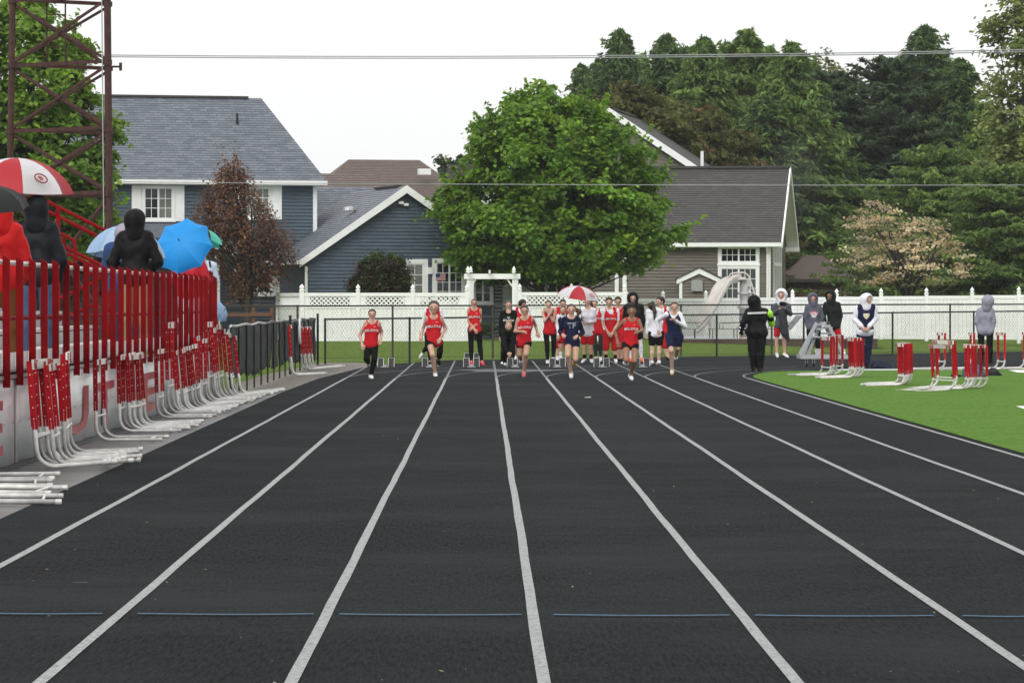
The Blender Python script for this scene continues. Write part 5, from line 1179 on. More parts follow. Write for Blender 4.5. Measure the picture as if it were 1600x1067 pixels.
def person(Y, j, label, top, bottom, hair=('tied', 0), skin=0, shoes=(.7,.7,.72), face=-1, look=(0,0), hood=None, wide=1.0, text=None, group=None, vest=None, sock=None, jacket=None, vox=.018, sleeve=None, ground=True, bun=None, braid=None, cat='person'):
    """Y: depth; j: joints in photo pixels + depth offset; face -1 towards the camera, +1 away."""
    W = {k: P(v[0], v[1], Y+v[2]) for k, v in j.items()}
    for s in 'lr':
        if 't'+s not in W: W['t'+s] = W['a'+s]+Vector((0, .16*face, -.05))
    fw = Vector((math.sin(R(look[0])), face*math.cos(R(look[0])), -math.sin(R(look[1])))).normalized()
    Hh = (W['ht']-W['ch']).length; hs = Hh/.225; HC = W['ht'].lerp(W['ch'], .5)
    org = Vector(((W['al'].x+W['ar'].x)/2, Y, 0)) if ground else Vector((W['hl'].x, Y, min(W['al'].z, W['ar'].z)-.05))
    nk = W['nk'] if 'nk' in W else (W['sl']+W['sr'])/2+Vector((0,0,.04)); hipc = (W['hl']+W['hr'])/2; shc = (W['sl']+W['sr'])/2
    up = (W['ht']-W['ch']).normalized(); side = fw.cross(up).normalized(); fwd = up.cross(side).normalized(); fwd = fwd if fwd.dot(fw) > 0 else -fwd
    V3 = lambda v: tuple(v)
    # head
    hc = W['ht']-up*.105*hs; head = [(hc+fwd*.018*hs, hc-fwd*.03*hs+up*.012, .076*hs, .082*hs), (hc+up*.01*hs, hc+up*.025*hs, .078*hs, .078*hs), (hc-up*.03*hs+fwd*.028*hs, W['ch']+up*.034*hs+fwd*.042*hs, .063*hs, .040*hs),
        (hc-up*.005*hs+fwd*.092*hs, hc-up*.036*hs+fwd*.102*hs, .009, .013*hs), (hc+side*.078*hs-up*.005, hc+side*.080*hs-up*.045*hs, .015, .011), (hc-side*.078*hs-up*.005, hc-side*.080*hs-up*.045*hs, .015, .011)]
    neck = [(hc-up*.05*hs-fwd*.015, nk+Vector((0,0,-.01)), .046+.006*wide, .052+.006*wide)]
    sw = (W['sr']-W['sl']); sd_ = sw.normalized()
    def tors(inf=0, low=0.0):
        ch = shc-(shc-hipc)*.28; wa = shc-(shc-hipc)*.66; out = []
        for s, S, Hp in ((-1, W['sl'], W['hl']), (1, W['sr'], W['hr'])):
            S2 = S.lerp(shc, .18); c = ch+sd_*s*.072*wide; w_ = wa+sd_*s*.048*wide; hp = Hp.lerp(hipc, .28)+Vector((0,0,-.005))
            out += [(S2, c, .050*wide+inf, .090*wide+inf), (c, w_, .090*wide+inf, .078*wide+inf), (w_, hp, .078*wide+inf, .092*wide+inf+low), (nk+Vector((0,0,.01)), S.lerp(shc, .25), .050+inf*.7, .050+inf)]
        out += [(wa, hipc+Vector((0,0,.035)), .074*wide+inf, .084*wide+inf+low)]
        out += [(W['sl'].lerp(shc,.25), W['sr'].lerp(shc,.25), .054+inf, .054+inf), (nk-Vector((0,0,.04)), ch, .055+inf, .08*wide+inf)]
        return out
    def arm(s, inf=0, f=2.0, w=1.0):
        S, E, Wr = W['s'+s], W['e'+s], W['w'+s]; out = [(S, E if f >= 1 else S.lerp(E, f), .047*w+inf, (.037*w if f >= 1 else .047*w-(.010*w)*f)+inf)]
        if f > 1: out.append((E, E.lerp(Wr, f-1), .038*w+inf, (.038*w-.012*w*(f-1))+inf))
        return out
    def leg(s, inf=0, f=2.0, w=1.0):
        H_, K, A_ = W['h'+s], W['k'+s], W['a'+s]; out = [(H_, K if f >= 1 else H_.lerp(K, f), .082*w+inf, (.054*w if f >= 1 else .082*w-.028*w*f)+inf)]
        if f > 1:
            mid = K.lerp(A_, .3)+Vector((0,-.018*face,0)); e = f-1
            out += [(K, mid, .051*w+inf, .053*w+inf), (mid, mid.lerp(A_, min(1, e)), .053*w+inf, .034*w+inf)]
        return out
    body = head+neck+tors(-.004)+arm('l')+arm('r')+leg('l')+leg('r'); fin = MB()
    for s in 'lr':
        E, Wr = W['e'+s], W['w'+s]; d = (Wr-E).normalized(); sd2 = Vector((1 if s == 'l' else -1, 0, 0)); sd2 = (sd2-d*sd2.dot(d)); sd2 = sd2.normalized() if sd2.length > .1 else Vector((0,0,1)); nn = d.cross(sd2)
        body += [(Wr, Wr+d*.07+sd2*.012, .030, .030), (Wr+d*.02-sd2*.01, Wr+d*.07-sd2*.018, .026, .026)]
        inw = -nn if nn.dot(hipc-Wr) < 0 else nn
        for q in range(4):
            b0 = Wr+d*.085+sd2*(.026-.018*q); ln = (.035,.042,.039,.030)[q]
            fin.tube([b0, b0+d*ln+inw*.012, b0+d*ln*1.5+inw*.040], [.0105,.009,.007], 5)
        t0 = Wr+d*.035+sd2*.03; fin.tube([t0, t0+d*.03+sd2*.022, t0+d*.055+sd2*.022+inw*.015], [.012,.010,.008], 5)
        A_, T = W['a'+s], W['t'+s]; body += [(A_, A_.lerp(T, .8), .036, .030)]
    sk = mat('skin_%d' % skin, SKIN[skin], .55, .10, 12, spec=.3)
    ob = smesh('person', body, sk, None, org, vox, add=fin); ob.location = org; tag(ob, label, cat, group); ob.modifiers.clear() if len(ob.modifiers) else None
    # face
    if not (face > 0 and abs(look[0]) < 60):
        for s in (-1, 1):
            c = hc-up*.016*hs+side*s*.032*hs+fwd*.088*hs; e = MB(); e.lathe([(.004,-.006),(.013,-.002),(.013,.002),(.004,.006)], (0,0,0), 8)
            e.v = [tuple(c+side*v[0]*1.15+up*v[2]*1.3*hs+fwd*v[1]*.5-org) for v in e.v]; e.build('eye', M_eye, ob)
            c = hc+up*.008*hs+side*s*.033*hs+fwd*.090*hs; b_ = MB().bar(c-side*.017-org, c+side*.017-org, .010, .005, up=up); b_.build('eyebrow', mat('brow_%d' % skin, tuple(q*.32 for q in SKIN[skin]), .6), ob)
        c = hc-up*.072*hs+fwd*.096*hs; e = MB().lathe([(.004,-.007),(.022,-.002),(.022,.002),(.004,.006)], (0,0,0), 8); e.v = [tuple(c+side*v[0]+up*v[2]+fwd*v[1]*.5-org) for v in e.v]; e.build('mouth', M_lip, ob)
    # hair
    hm = mat('hair_%d' % hair[1], HAIR[hair[1]], .55, .3, 30, bump=.5, bscale=60)
    if hood is None:
        hp = [(hc+up*.014*hs+fwd*.01, hc-fwd*.035*hs+up*.010, .087*hs, .093*hs)]
        if hair[0] in ('long', 'tied'): hp.append((hc-fwd*.05*hs, hc-up*.07*hs-fwd*.045*hs, .078*hs, .055*hs))
        if hair[0] == 'short': hp.append((hc+up*.03*hs+fwd*.02*hs, hc+up*.035*hs-fwd*.03*hs, .084*hs, .088*hs))
        if hair[0] == 'curly': hp += [(hc+up*.04*hs+side*.03, hc+up*.05*hs-side*.03-fwd*.03, .105*hs, .11*hs), (hc+up*.03*hs+side*.06, hc-fwd*.06*hs, .08*hs, .08*hs)]
        n0 = np.array(fwd*.86-up*.51); c0 = np.array(hc+fwd*.058*hs+up*.020*hs)
        def cut(X, Yy, Z): return ((X-c0[0])*n0[0]+(Yy-c0[1])*n0[1]+(Z-c0[2])*n0[2]).astype(np.float32)
        if hair[0] == 'long':
            for s in (-1, 1): hp.append((hc+side*s*.085*hs-fwd*.02, hc+side*s*.085*hs-up*.20*hs-fwd*.01, .035, .03))
        h_ = smesh('hair', hp, hm, ob, org, .016, cuts=[cut], k=.02)
        if hair[0] == 'tied':
            b0 = hc-fwd*.115*hs+up*.01
            if bun == 'high': smesh('hair_bun', [(hc+up*.115*hs-fwd*.03+side*.02, hc+up*.12*hs-fwd*.03-side*.03, .055, .058)], hm, h_, org, .016)
            elif bun != 'none': smesh('ponytail', [(b0, b0-up*.12-fwd*.03, .035, .034), (b0-up*.12-fwd*.03, b0-up*.26-fwd*.01+side*.03, .034, .014)], hm, h_, org, .016)
        if braid: smesh('ponytail', [(P(*braid[0][:2], Y+braid[0][2]), P(*braid[1][:2], Y+braid[1][2]), .045, .05), (P(*braid[1][:2], Y+braid[1][2]), P(*braid[2][:2], Y+braid[2][2]), .05, .022)], hm, h_, org, .016)
    # bottoms
    kind, bc = bottom
    fl = {'briefs': .22, 'shorts': .62, 'long_shorts': .95, 'leggings': 1.96, 'pants': 2.0}[kind]; inf = {'briefs': .010, 'shorts': .026, 'long_shorts': .032, 'leggings': .008, 'pants': .024}[kind]
    pel = [(W['hl'].lerp(hipc,.3)+Vector((0,0,.02)), W['hr'].lerp(hipc,.3)+Vector((0,0,.02)), .094*wide+inf*.7, .094*wide+inf*.7), (hipc+Vector((0,0,.02)), hipc.lerp(shc,.30), .082*wide+inf*.6, .076*wide+inf*.6)]
    lg = leg('l', inf, fl, wide if kind == 'pants' else 1.0)+leg('r', inf, fl, wide if kind == 'pants' else 1.0)
    smesh({'briefs':'running_shorts','shorts':'shorts','long_shorts':'shorts','leggings':'leggings','pants':'trousers'}[kind], pel+lg, cloth(bc), ob, org, vox, k=.03, fold={'pants':.006,'shorts':.005,'long_shorts':.006}.get(kind, 0), axis=hipc)
    # tops
    kind, tc = top; low = .012
    nkc = np.array(nk+fwd*.035+Vector((0,0,.018)))
    def neckcut(rad): return lambda X, Yy, Z: (rad-np.sqrt((X-nkc[0])**2+(Yy-nkc[1])**2*.5+(Z-nkc[2])**2)).astype(np.float32)
    tp = None
    if kind == 'tank':
        tp = smesh('singlet', tors(.010, low), cloth(tc), ob, org, .016, fold=.0035, axis=(shc+hipc)/2, cuts=[neckcut(.092)]+[(lambda c_: (lambda X, Yy, Z: (.060-np.sqrt((X-c_.x)**2+(Yy-c_.y)**2*.35+(Z-c_.z)**2)).astype(np.float32)))(W['s'+q]+(W['s'+q]-shc)*.12+Vector((0,0,-.01))) for q in 'lr'])
        if sleeve: smesh('undershirt', [p for s in 'lr' for p in arm(s, .012, sleeve[1])]+[(W['sl'].lerp(shc,.15), W['sr'].lerp(shc,.15), .066, .066), (nk-Vector((0,0,.07)), shc-Vector((0,0,.08)), .085, .09)], cloth(sleeve[0]), ob, org, .016, cuts=[neckcut(.075)])
    else:
        b_ = {'tee': .014, 'long': .014, 'hoodie': .030, 'jacket': .040, 'coat': .05}[kind]; f_ = 1-.35 if kind == 'tee' else 1.96; aw = 1.0 if kind in ('tee','long') else 1.12
        pr = tors(b_, low+b_*.4)+arm('l', b_*.8, f_, aw)+arm('r', b_*.8, f_, aw)
        if kind == 'coat': pr += [(hipc, W['kl'].lerp(hipc,.5), .17*wide, .19*wide), (hipc, W['kr'].lerp(hipc,.5), .17*wide, .19*wide)]
        tp = smesh({'tee':'shirt','long':'shirt','hoodie':'hoodie','jacket':'jacket','coat':'raincoat'}[kind], pr, cloth(tc, .5 if kind in ('jacket','coat') else .8), ob, org, vox, cuts=[neckcut(.07)] if hood is None else [], fold={'tee':.003,'long':.003,'hoodie':.005}.get(kind, .008), axis=(shc+hipc)/2)
        if vest: smesh('singlet', tors(b_+.012, low), cloth(vest), ob, org, .018, cuts=[neckcut(.10), lambda X, Yy, Z: (Z*0+hipc.z+.02-Z).astype(np.float32)])
        if kind in ('hoodie','jacket','coat') and hood is None: smesh('collar', [(nk-fwd*.06+side*.06, nk-fwd*.09, .05, .055), (nk-fwd*.06-side*.06, nk-fwd*.09, .05, .055)], cloth(tc), ob, org, .018)
    if hood is not None:
        hp = [(hc+up*.015*hs+fwd*.01, hc-fwd*.035*hs, .124*hs, .128*hs), (hc-fwd*.02*hs, nk-fwd*.01-Vector((0,0,.01)), .116*hs, .130), (nk-fwd*.02, shc.lerp(W['sl'],.62)+Vector((0,0,.0)), .085, .065), (nk-fwd*.02, shc.lerp(W['sr'],.62)+Vector((0,0,.0)), .085, .065)]
        if face < 0 or abs(look[0]) > 60:
            c1 = np.array(hc+fwd*.145*hs-up*.022*hs); v1 = np.array(fwd); cuts = [lambda X, Yy, Z: (.098*hs-np.sqrt(((X-c1[0])**2+(Yy-c1[1])**2+(Z-c1[2])**2)-.45*((X-c1[0])*v1[0]+(Yy-c1[1])*v1[1]+(Z-c1[2])*v1[2])**2)).astype(np.float32)]
        else: cuts = []
        smesh('hood', hp, cloth(hood, .5 if kind in ('jacket','coat') else .8), ob, org, .016, cuts=cuts, k=.07, it=2, fold=.003, axis=hc)
    for s in 'lr':
        A_, T = W['a'+s], W['t'+s]; d = (T-A_); hl = A_-d.normalized()*.03+Vector((0,0,-.03)) if d.length > .01 else A_
        sh_c = shoes[0 if s == 'l' else 1] if isinstance(shoes[0], tuple) else shoes
        smesh('shoe', [(hl, A_+d*.55+Vector((0,0,-.012)), .042, .040), (A_+d*.55+Vector((0,0,-.012)), T, .040, .032), (A_+Vector((0,0,.01)), hl, .042, .042)], cloth(sh_c, .5), ob, org, .014)
        if sock: smesh('sock', [(A_.lerp(W['k'+s], .05), A_.lerp(W['k'+s], .30), .044, .05)], cloth(sock), ob, org, .016)
    # print on the chest, laid on the cloth
    if text and tp is not None:
        src = [o for o in ob.children if o.name.startswith('singlet')] or [tp]; me0 = src[0].data
        bvh = BVHTree.FromPolygons([v.co[:] for v in me0.vertices], [p.vertices[:] for p in me0.polygons])
        for (tx, sz, du, dz, arch, tm) in text:
            if callable(tx): me = tx(sz)
            else: me = text_mesh(tx, sz, .0, 'CENTER')
            o0 = shc+(hipc-shc)*dz-org+sd_*du; mx_ = max(abs(v.co.x) for v in me.vertices) or 1
            for v in me.vertices:
                q = o0+sd_*(v.co.x*(1 if face < 0 else -1))+Vector((0,0,v.co.y-arch*(v.co.x/mx_)**2)); hit = bvh.ray_cast(q+Vector((0, face*.6, 0)), Vector((0, -face, 0)))
                v.co = (hit[0] if hit[0] is not None else q+Vector((0,face*.1,0)))+Vector((0, face*(.012 if sz > .1 else .007), 0))
            link('lettering', me, tm or M_print, src[0])
    return ob
def tick(sz):                                           # small curved tick mark
    mb = MB(); n = 8; a = [(-sz*.5+sz*t, -.18*sz+.42*sz*t*t*.9+ (.25*sz*(1-t)**3)) for t in np.linspace(0,1,n)]; b = [(x, y-.16*sz*math.sin(min(1,t*1.3)*2.6)) for (x, y), t in zip(a, np.linspace(0,1,n))]
    mb.add([(x,y,0) for x,y in a]+[(x,y,0) for x,y in b], [(i,i+1,n+i+1,n+i) for i in range(n-1)]); return mb.mesh('tick')
def shield(sz):
    mb = MB(); mb.poly([(-.5*sz,.45*sz,0),(.5*sz,.45*sz,0),(.5*sz,.05*sz,0),(.28*sz,-.3*sz,0),(0,-.5*sz,0),(-.28*sz,-.3*sz,0),(-.5*sz,.05*sz,0)]); me = mb.mesh('shield'); bm = bmesh.new(); bm.from_mesh(me); bmesh.ops.triangulate(bm, faces=bm.faces[:]); bmesh.ops.subdivide_edges(bm, edges=bm.edges[:], cuts=2); bm.to_mesh(me); bm.free(); return me
def wedge(sz):
    mb = MB(); mb.poly([(-.7*sz,.35*sz,0),(.7*sz,.35*sz,0),(.25*sz,-.45*sz,0),(-.25*sz,-.45*sz,0)]); me = mb.mesh('wedge'); bm = bmesh.new(); bm.from_mesh(me); bmesh.ops.subdivide_edges(bm, edges=bm.edges[:], cuts=3, use_grid_fill=True); bm.to_mesh(me); bm.free(); return me
def script(sz):                                         # illegible wide lettering: a row of uneven strokes
    mb = MB(); r_ = random.Random(5)
    for i in range(9):
        if i == 4: continue
        x = sz*(-.5+i/8.); h = sz*(.16+.08*r_.random()); y0 = -.05*sz+.03*sz*r_.random(); mb.poly([(x-.035*sz,y0,0),(x+.03*sz,y0+.01*sz,0),(x+.045*sz,y0+h,0),(x-.02*sz,y0+h*.95,0)])
    return mb.mesh('script')
def arch(sz):
    mb = MB(); n = 9; a = [(sz*(-.5+i/(n-1)), .10*sz*math.sin(math.pi*i/(n-1))) for i in range(n)]
    mb.add([(x,y,0) for x,y in a]+[(x,y-.16*sz,0) for x,y in a], [(i+n,i+1+n,i+1,i) for i in range(n-1)]); return mb.mesh('arch')
M_cream = mat('cream_print', (.66,.62,.44), .6); M_pink = mat('pink_print', (.55,.12,.16), .6); M_gold = mat('gold_print', (.55,.48,.25), .6); M_nav = mat('navy_print', (.012,.016,.05), .6)
BEL = [('BELLEVUE', .068, .0, .38, .014, None), (tick, .045, .055, .16, 0, None)]
c1 = (540,440,5.714); cA = (780,440,6.276); cB = (860,440,6.276); cC = (930,440,6.276); cD = (990,440,6.276); c2 = (780,440,5.333); c3 = (1060,420,5.0); c4 = (1300,430,5.08); c5 = (1220,450,7.11)
RUN = 'sprinters leaving the blocks'
WS = (.72,.72,.74)
# --- the six sprinters
person(87.6, J(c1, ht=(235,243), ch=(240,335), nk=(236,352), sl=(182,372), sr=(296,372), el=(128,480,.06), wl=(148,560,-.10), er=(322,455,.15), wr=(312,520,-.05), hl=(198,560), hr=(256,560), kl=(188,690,-.08), al=(205,728,.36), kr=(258,690,-.12), ar=(226,838,.0), tr=(236,862,-.12), tl=(210,745,.44)),
  'sprinter in red singlet and long black leggings, leftmost of the runners', ('tank', RED), ('leggings', BLK), ('tied',0), 0, WS, text=BEL, group=RUN)
person(90.6, J(c1, ht=(787,165), ch=(790,290), nk=(788,308), sl=(726,325), sr=(852,325), el=(690,418,.12), wl=(676,490,.0), er=(893,420,.12), wr=(846,510,-.15), hl=(750,540), hr=(836,545), kl=(775,655,-.26), al=(800,818,-.08), tl=(806,850,-.2), kr=(842,625,-.0), ar=(828,705,.40), tr=(834,735,.5)),
  'sprinter in red singlet with black knee sleeve, second runner from the left', ('tank', RED), ('briefs', BLK), ('tied',2), 0, (WS, BLK), text=BEL, group=RUN)
person(89.2, J(cA, ht=(247,230), ch=(250,335), nk=(248,350), sl=(186,370), sr=(324,365), el=(158,488,.0), wl=(228,492,-.25), er=(356,430,.2), wr=(376,500,.12), hl=(205,605), hr=(278,602), kr=(262,715,-.25), ar=(242,890,-.03), tr=(240,930,-.15), kl=(202,715,.0), al=(215,772,.42), tl=(212,788,.52)),
  'sprinter in red singlet and bare legs, just left of the navy long-sleeved sprinter', ('tank', RED), ('briefs', BLK), ('tied',1), 1, (WS, (.5,.1,.12)), text=BEL, group=RUN)
r4 = person(87.6, J(cB, ht=(205,215), ch=(205,330), nk=(205,345), sl=(136,372), sr=(270,370), el=(96,490,.08), wl=(122,520,-.2), er=(316,500,.08), wr=(262,535,-.2), hl=(178,590), hr=(250,590), kl=(170,725,-.26), al=(203,900,-.05), tl=(205,940,-.16), kr=(246,765,-.16), ar=(236,795,.32), tr=(238,812,.42)),
  'sprinter in navy long-sleeved top with big outlined letters', ('tank', NVY), ('briefs', NVY), ('tied',4), 0, (WS, (.75,.42,.05)), sleeve=((.008,.010,.03),1.95), text=[('TF', .17, 0, .40, 0, mat('grey_print', (.25,.26,.30), .6))], group=RUN, braid=((897,482,.08),(905,487,.05),(902,494,.0)))
person(85.4, J(cC, ht=(355,235), ch=(360,345), nk=(360,362), sl=(290,382), sr=(426,385), el=(196,488,.18), wl=(220,585,.12), er=(462,482,.0), wr=(420,492,-.25), hl=(305,618), hr=(388,618), kr=(385,780,-.26), ar=(346,915,.05), tr=(362,960,-.1), kl=(305,770,-.32), al=(305,788,.12), tl=(282,795,.25)),
  'sprinter in red singlet with one arm swung wide, nearest runner to the camera', ('tank', RED), ('briefs', BLK), ('tied',1), 2, WS, text=BEL, bun='high', group=RUN)
person(92.2, J(cD, ht=(400,195), ch=(400,300), nk=(395,312), sl=(326,322), sr=(452,320), el=(232,380,.15), wl=(244,478,.12), er=(505,440,-.05), wr=(404,382,-.28), hl=(355,540), hr=(445,540), kl=(370,678,-.25), al=(378,868,-.06), tl=(377,905,-.15), kr=(435,655,.0), ar=(412,742,.42), tr=(402,765,.5)),
  'sprinter in navy singlet over white long sleeves, rightmost of the runners', ('tank', NVY), ('shorts', NVY), ('tied',2), 0, ((.55,.6,.4),WS), sleeve=(WHT,1.95), text=[(script, .17, .0, .26, .0, M_gold)], group=RUN)
kk, aa = P(687.4,549,90.6), P(685,563,91.0); o2 = [o for o in bpy.data.objects if o.get('label','').startswith('sprinter in red singlet with black knee')][0]
smesh('knee_sleeve', [(P(687.6,541,90.6), kk, .072, .066), (kk, P(686.3,557,90.75), .066, .062)], cloth(BLK), o2, o2.location, .016)
# --- athletes waiting behind
WAIT = 'athletes waiting behind the start'
person(111, J(c1, ht=(788,178), ch=(790,262), sl=(712,262), sr=(850,262), el=(694,360,.05), wl=(678,450,.0), er=(866,350), wr=(864,450), hl=(732,470), hr=(806,470), kl=(728,585,-.1), al=(690,630,.18), tl=(660,680,.2), kr=(752,590), ar=(750,715), tr=(752,735,-.12)),
  'athlete in red singlet over white sleeves stretching, hidden behind the second sprinter', ('tank', RED), ('leggings', BLK), ('tied',0), 0, (WS, BLK), sleeve=(WHT,1.95), group=WAIT)
person(106.2, J(c1, ht=(1148,152), ch=(1148,225), nk=(1149,238), sl=(1098,255), sr=(1202,255), el=(1100,355,.0), wl=(1150,425,-.16), er=(1200,355,.0), wr=(1140,405,-.14), hl=(1118,430), hr=(1186,430), kl=(1120,580), al=(1122,712), kr=(1200,580), ar=(1215,712), tl=(1122,742,-.13), tr=(1232,742,-.13)),
  'athlete in red singlet and black leggings standing with arms crossed low', ('tank', RED), ('leggings', BLK), ('tied',2), 1, (.62,.05,.08), text=BEL, bun='none', group=WAIT)
person(109, J(cA, ht=(92,185), ch=(92,265), sl=(34,312), sr=(150,312), el=(20,420), wl=(14,530), er=(158,420), wr=(160,520), hl=(52,520), hr=(126,520), kl=(45,660), al=(35,785), kr=(122,660), ar=(112,785), tl=(26,812,-.12), tr=(112,812,-.12)),
  'athlete in black sweatshirt with white chest print standing behind the crouching helper', ('hoodie', BLK), ('pants', BLK), ('tied',0), 0, WS, text=[('T', .13, 0, .34, 0, M_print), (script, .26, 0, .36, 0, M_print)], bun='none', group=WAIT)
person(105.2, J(cA, ht=(92,402,-.12), ch=(92,478,-.22), nk=(92,470,-.02), sl=(48,505,.0), sr=(138,505,.0), el=(44,600,-.08), wl=(84,690,-.18), er=(140,600,-.05), wr=(112,690,-.18), hl=(62,560,.42), hr=(118,560,.42), kl=(52,690,.0), al=(60,790,.36), kr=(128,690,.0), ar=(120,790,.36), tl=(60,815,.22), tr=(120,815,.22)),
  'helper in black crouching and bent over the starting block', ('hoodie', BLK), ('pants', BLK), ('tied',3), 0, WS, look=(0,55), bun='high', group=WAIT)
person(111.5, J(cA, ht=(228,188), ch=(232,262), sl=(150,275), sr=(285,280), el=(150,370), wl=(180,450,-.1), er=(290,370), wr=(260,450,-.1), hl=(180,490), hr=(250,490), kl=(160,640), al=(158,735), kr=(250,640), ar=(250,735), tl=(158,760,-.1), tr=(255,760,-.1)),
  'athlete in red singlet over white tee, half hidden behind the third sprinter', ('tank', RED), ('shorts', RED), ('curly',1), 2, WS, sleeve=(WHT,.7), look=(40,15), group=WAIT)
person(110, J(cA, ht=(485,183), ch=(485,265), nk=(486,278), sl=(432,296), sr=(542,290), el=(446,388,-.1), wl=(505,312,-.2), er=(530,388,-.1), wr=(470,300,-.17), hl=(460,490), hr=(532,490), kl=(470,630), al=(474,775), kr=(536,620), ar=(528,750), tl=(474,805,-.12), tr=(530,775,-.1)),
  'athlete in red singlet and black leggings hugging their own shoulders', ('tank', RED), ('leggings', BLK), ('tied',2), 3, WS, bun='none', group=WAIT)
person(114, J(c2, ht=(530,150), ch=(535,212), sl=(472,232), sr=(598,232), el=(468,330), wl=(475,420), er=(602,330), wr=(598,420), hl=(500,420), hr=(566,420), kl=(488,540), al=(486,625), kr=(560,540), ar=(560,625), tl=(486,652,-.12), tr=(560,650,-.12)),
  'athlete in red singlet and red shorts under the left rim of the umbrella', ('tank', RED), ('long_shorts', RED), ('short',1), 0, WS, group=WAIT)
person(111.5, J(c2, ht=(532,205,-.08), ch=(530,268,-.14), nk=(532,268), sl=(495,290), sr=(576,290), el=(488,370), wl=(490,450,-.1), er=(580,370), wr=(575,440,-.1), hl=(510,420), hr=(565,420), kl=(512,540), al=(512,620), kr=(562,540), ar=(562,620), tl=(514,640,-.12), tr=(562,640,-.12)),
  'athlete with bowed head, navy singlet over white sleeves, left of the navy sprinter', ('tank', NVY), ('shorts', RED), ('short',0), 0, WS, sleeve=(WHT,1.95), look=(0,45), sock=WHT, group=WAIT)
person(110.5, J(c2, ht=(742,130), ch=(734,205), nk=(745,222), sl=(690,238), sr=(792,240), el=(672,320), wl=(690,300,-.25), er=(795,330), wr=(735,345,-.2), hl=(705,430), hr=(770,430), kl=(708,550), al=(710,645), kr=(762,550), ar=(768,645), tl=(690,672,-.12), tr=(772,672,-.12)),
  'athlete in white hooded top holding the red and white umbrella, red shorts', ('long', WHT), ('shorts', RED), ('short',4), 0, WS, look=(-30,20), sock=BLK, group=WAIT)
person(112, J(c2, ht=(790,152), ch=(795,222), nk=(798,236), sl=(752,252), sr=(850,246), el=(740,345), wl=(728,430), er=(882,335), wr=(906,405), hl=(785,420), hr=(852,420), kl=(800,530), al=(806,630), kr=(846,530), ar=(845,630), tl=(806,660,-.12), tr=(846,660,-.12)),
  'athlete in red singlet over white sleeves and dark leggings, arms hanging', ('tank', RED), ('leggings', (.03,.033,.036)), ('tied',1), 0, WS, sleeve=(WHT,1.95), bun='none', braid=((923,473,-.05),(925,487,-.16),(924.5,503,-.18)), text=BEL, group=WAIT)
person(110.2, J(c2, ht=(915,133), ch=(915,210), nk=(918,222), sl=(876,242), sr=(985,242), el=(862,345), wl=(905,420,-.18), er=(988,350), wr=(945,425,-.18), hl=(900,435), hr=(962,435), kl=(890,560), al=(890,640), kr=(962,560), ar=(970,645), tl=(886,665,-.12), tr=(976,672,-.12)),
  'athlete in red singlet over white tee and red shorts with clasped hands', ('tank', RED), ('long_shorts', RED), ('short',0), 0, WS, sleeve=(WHT,.75), sock=BLK, wide=1.08, text=BEL, group=WAIT)
person(113.5, J(c2, ht=(990,128), ch=(990,202), sl=(950,228), sr=(1036,228), el=(945,330), wl=(955,420), er=(1040,330), wr=(1035,420), hl=(970,430), hr=(1022,430), kl=(985,545), al=(992,640), kr=(1020,545), ar=(1020,640), tl=(995,662,-.12), tr=(1022,662,-.12)),
  'athlete in plain red singlet standing behind the one with clasped hands', ('tank', RED), ('long_shorts', RED), ('short',1), 1, BLK, text=BEL[1:], group=WAIT)
person(110.4, J(c2, ht=(1113,97), ch=(1116,178), nk=(1118,190), sl=(1060,215), sr=(1182,215), el=(1050,330), wl=(1062,420), er=(1195,330), wr=(1180,430), hl=(1085,440), hr=(1160,440), kl=(1092,540), al=(1096,640), kr=(1178,540), ar=(1186,640), tl=(1095,664,-.12), tr=(1196,664,-.12)),
  'tall athlete in black hooded jacket and white leggings with orange shoes', ('jacket', BLK), ('leggings', (.68,.68,.72)), ('short',1), 0, (.75,.12,.05), hood=BLK, wide=1.1, group=WAIT)
person(106.2, J(c2, ht=(1256,170), ch=(1262,240), nk=(1285,245), sl=(1240,250), sr=(1338,245), el=(1238,345), wl=(1232,430), er=(1352,340), wr=(1332,430), hl=(1275,435), hr=(1342,435), kl=(1275,560), al=(1272,670), kr=(1332,560), ar=(1330,668), tl=(1262,692,.08), tr=(1316,688,.08)),
  'athlete seen from behind in white long-sleeved shirt and black shorts', ('long', WHT), ('shorts', BLK), ('tied',0), 3, WS, face=1, look=(-35,15), bun='none', braid=((1020,473,-.08),(1023,487,-.14),(1022.5,499,-.16)), group=WAIT)
person(109, J(c2, ht=(1345,128), ch=(1340,205), nk=(1352,218), sl=(1312,235), sr=(1402,230), el=(1310,330), wl=(1325,420), er=(1408,330), wr=(1400,420), hl=(1335,420), hr=(1392,420), kl=(1372,535), al=(1400,625), kr=(1392,540), ar=(1412,630), tl=(1408,650,-.1), tr=(1418,652,-.1)),
  'athlete in red singlet over white tee looking down, behind the rightmost sprinter', ('tank', RED), ('long_shorts', RED), ('short',1), 0, BLK, sleeve=(WHT,.7), look=(-50,15), group=WAIT)
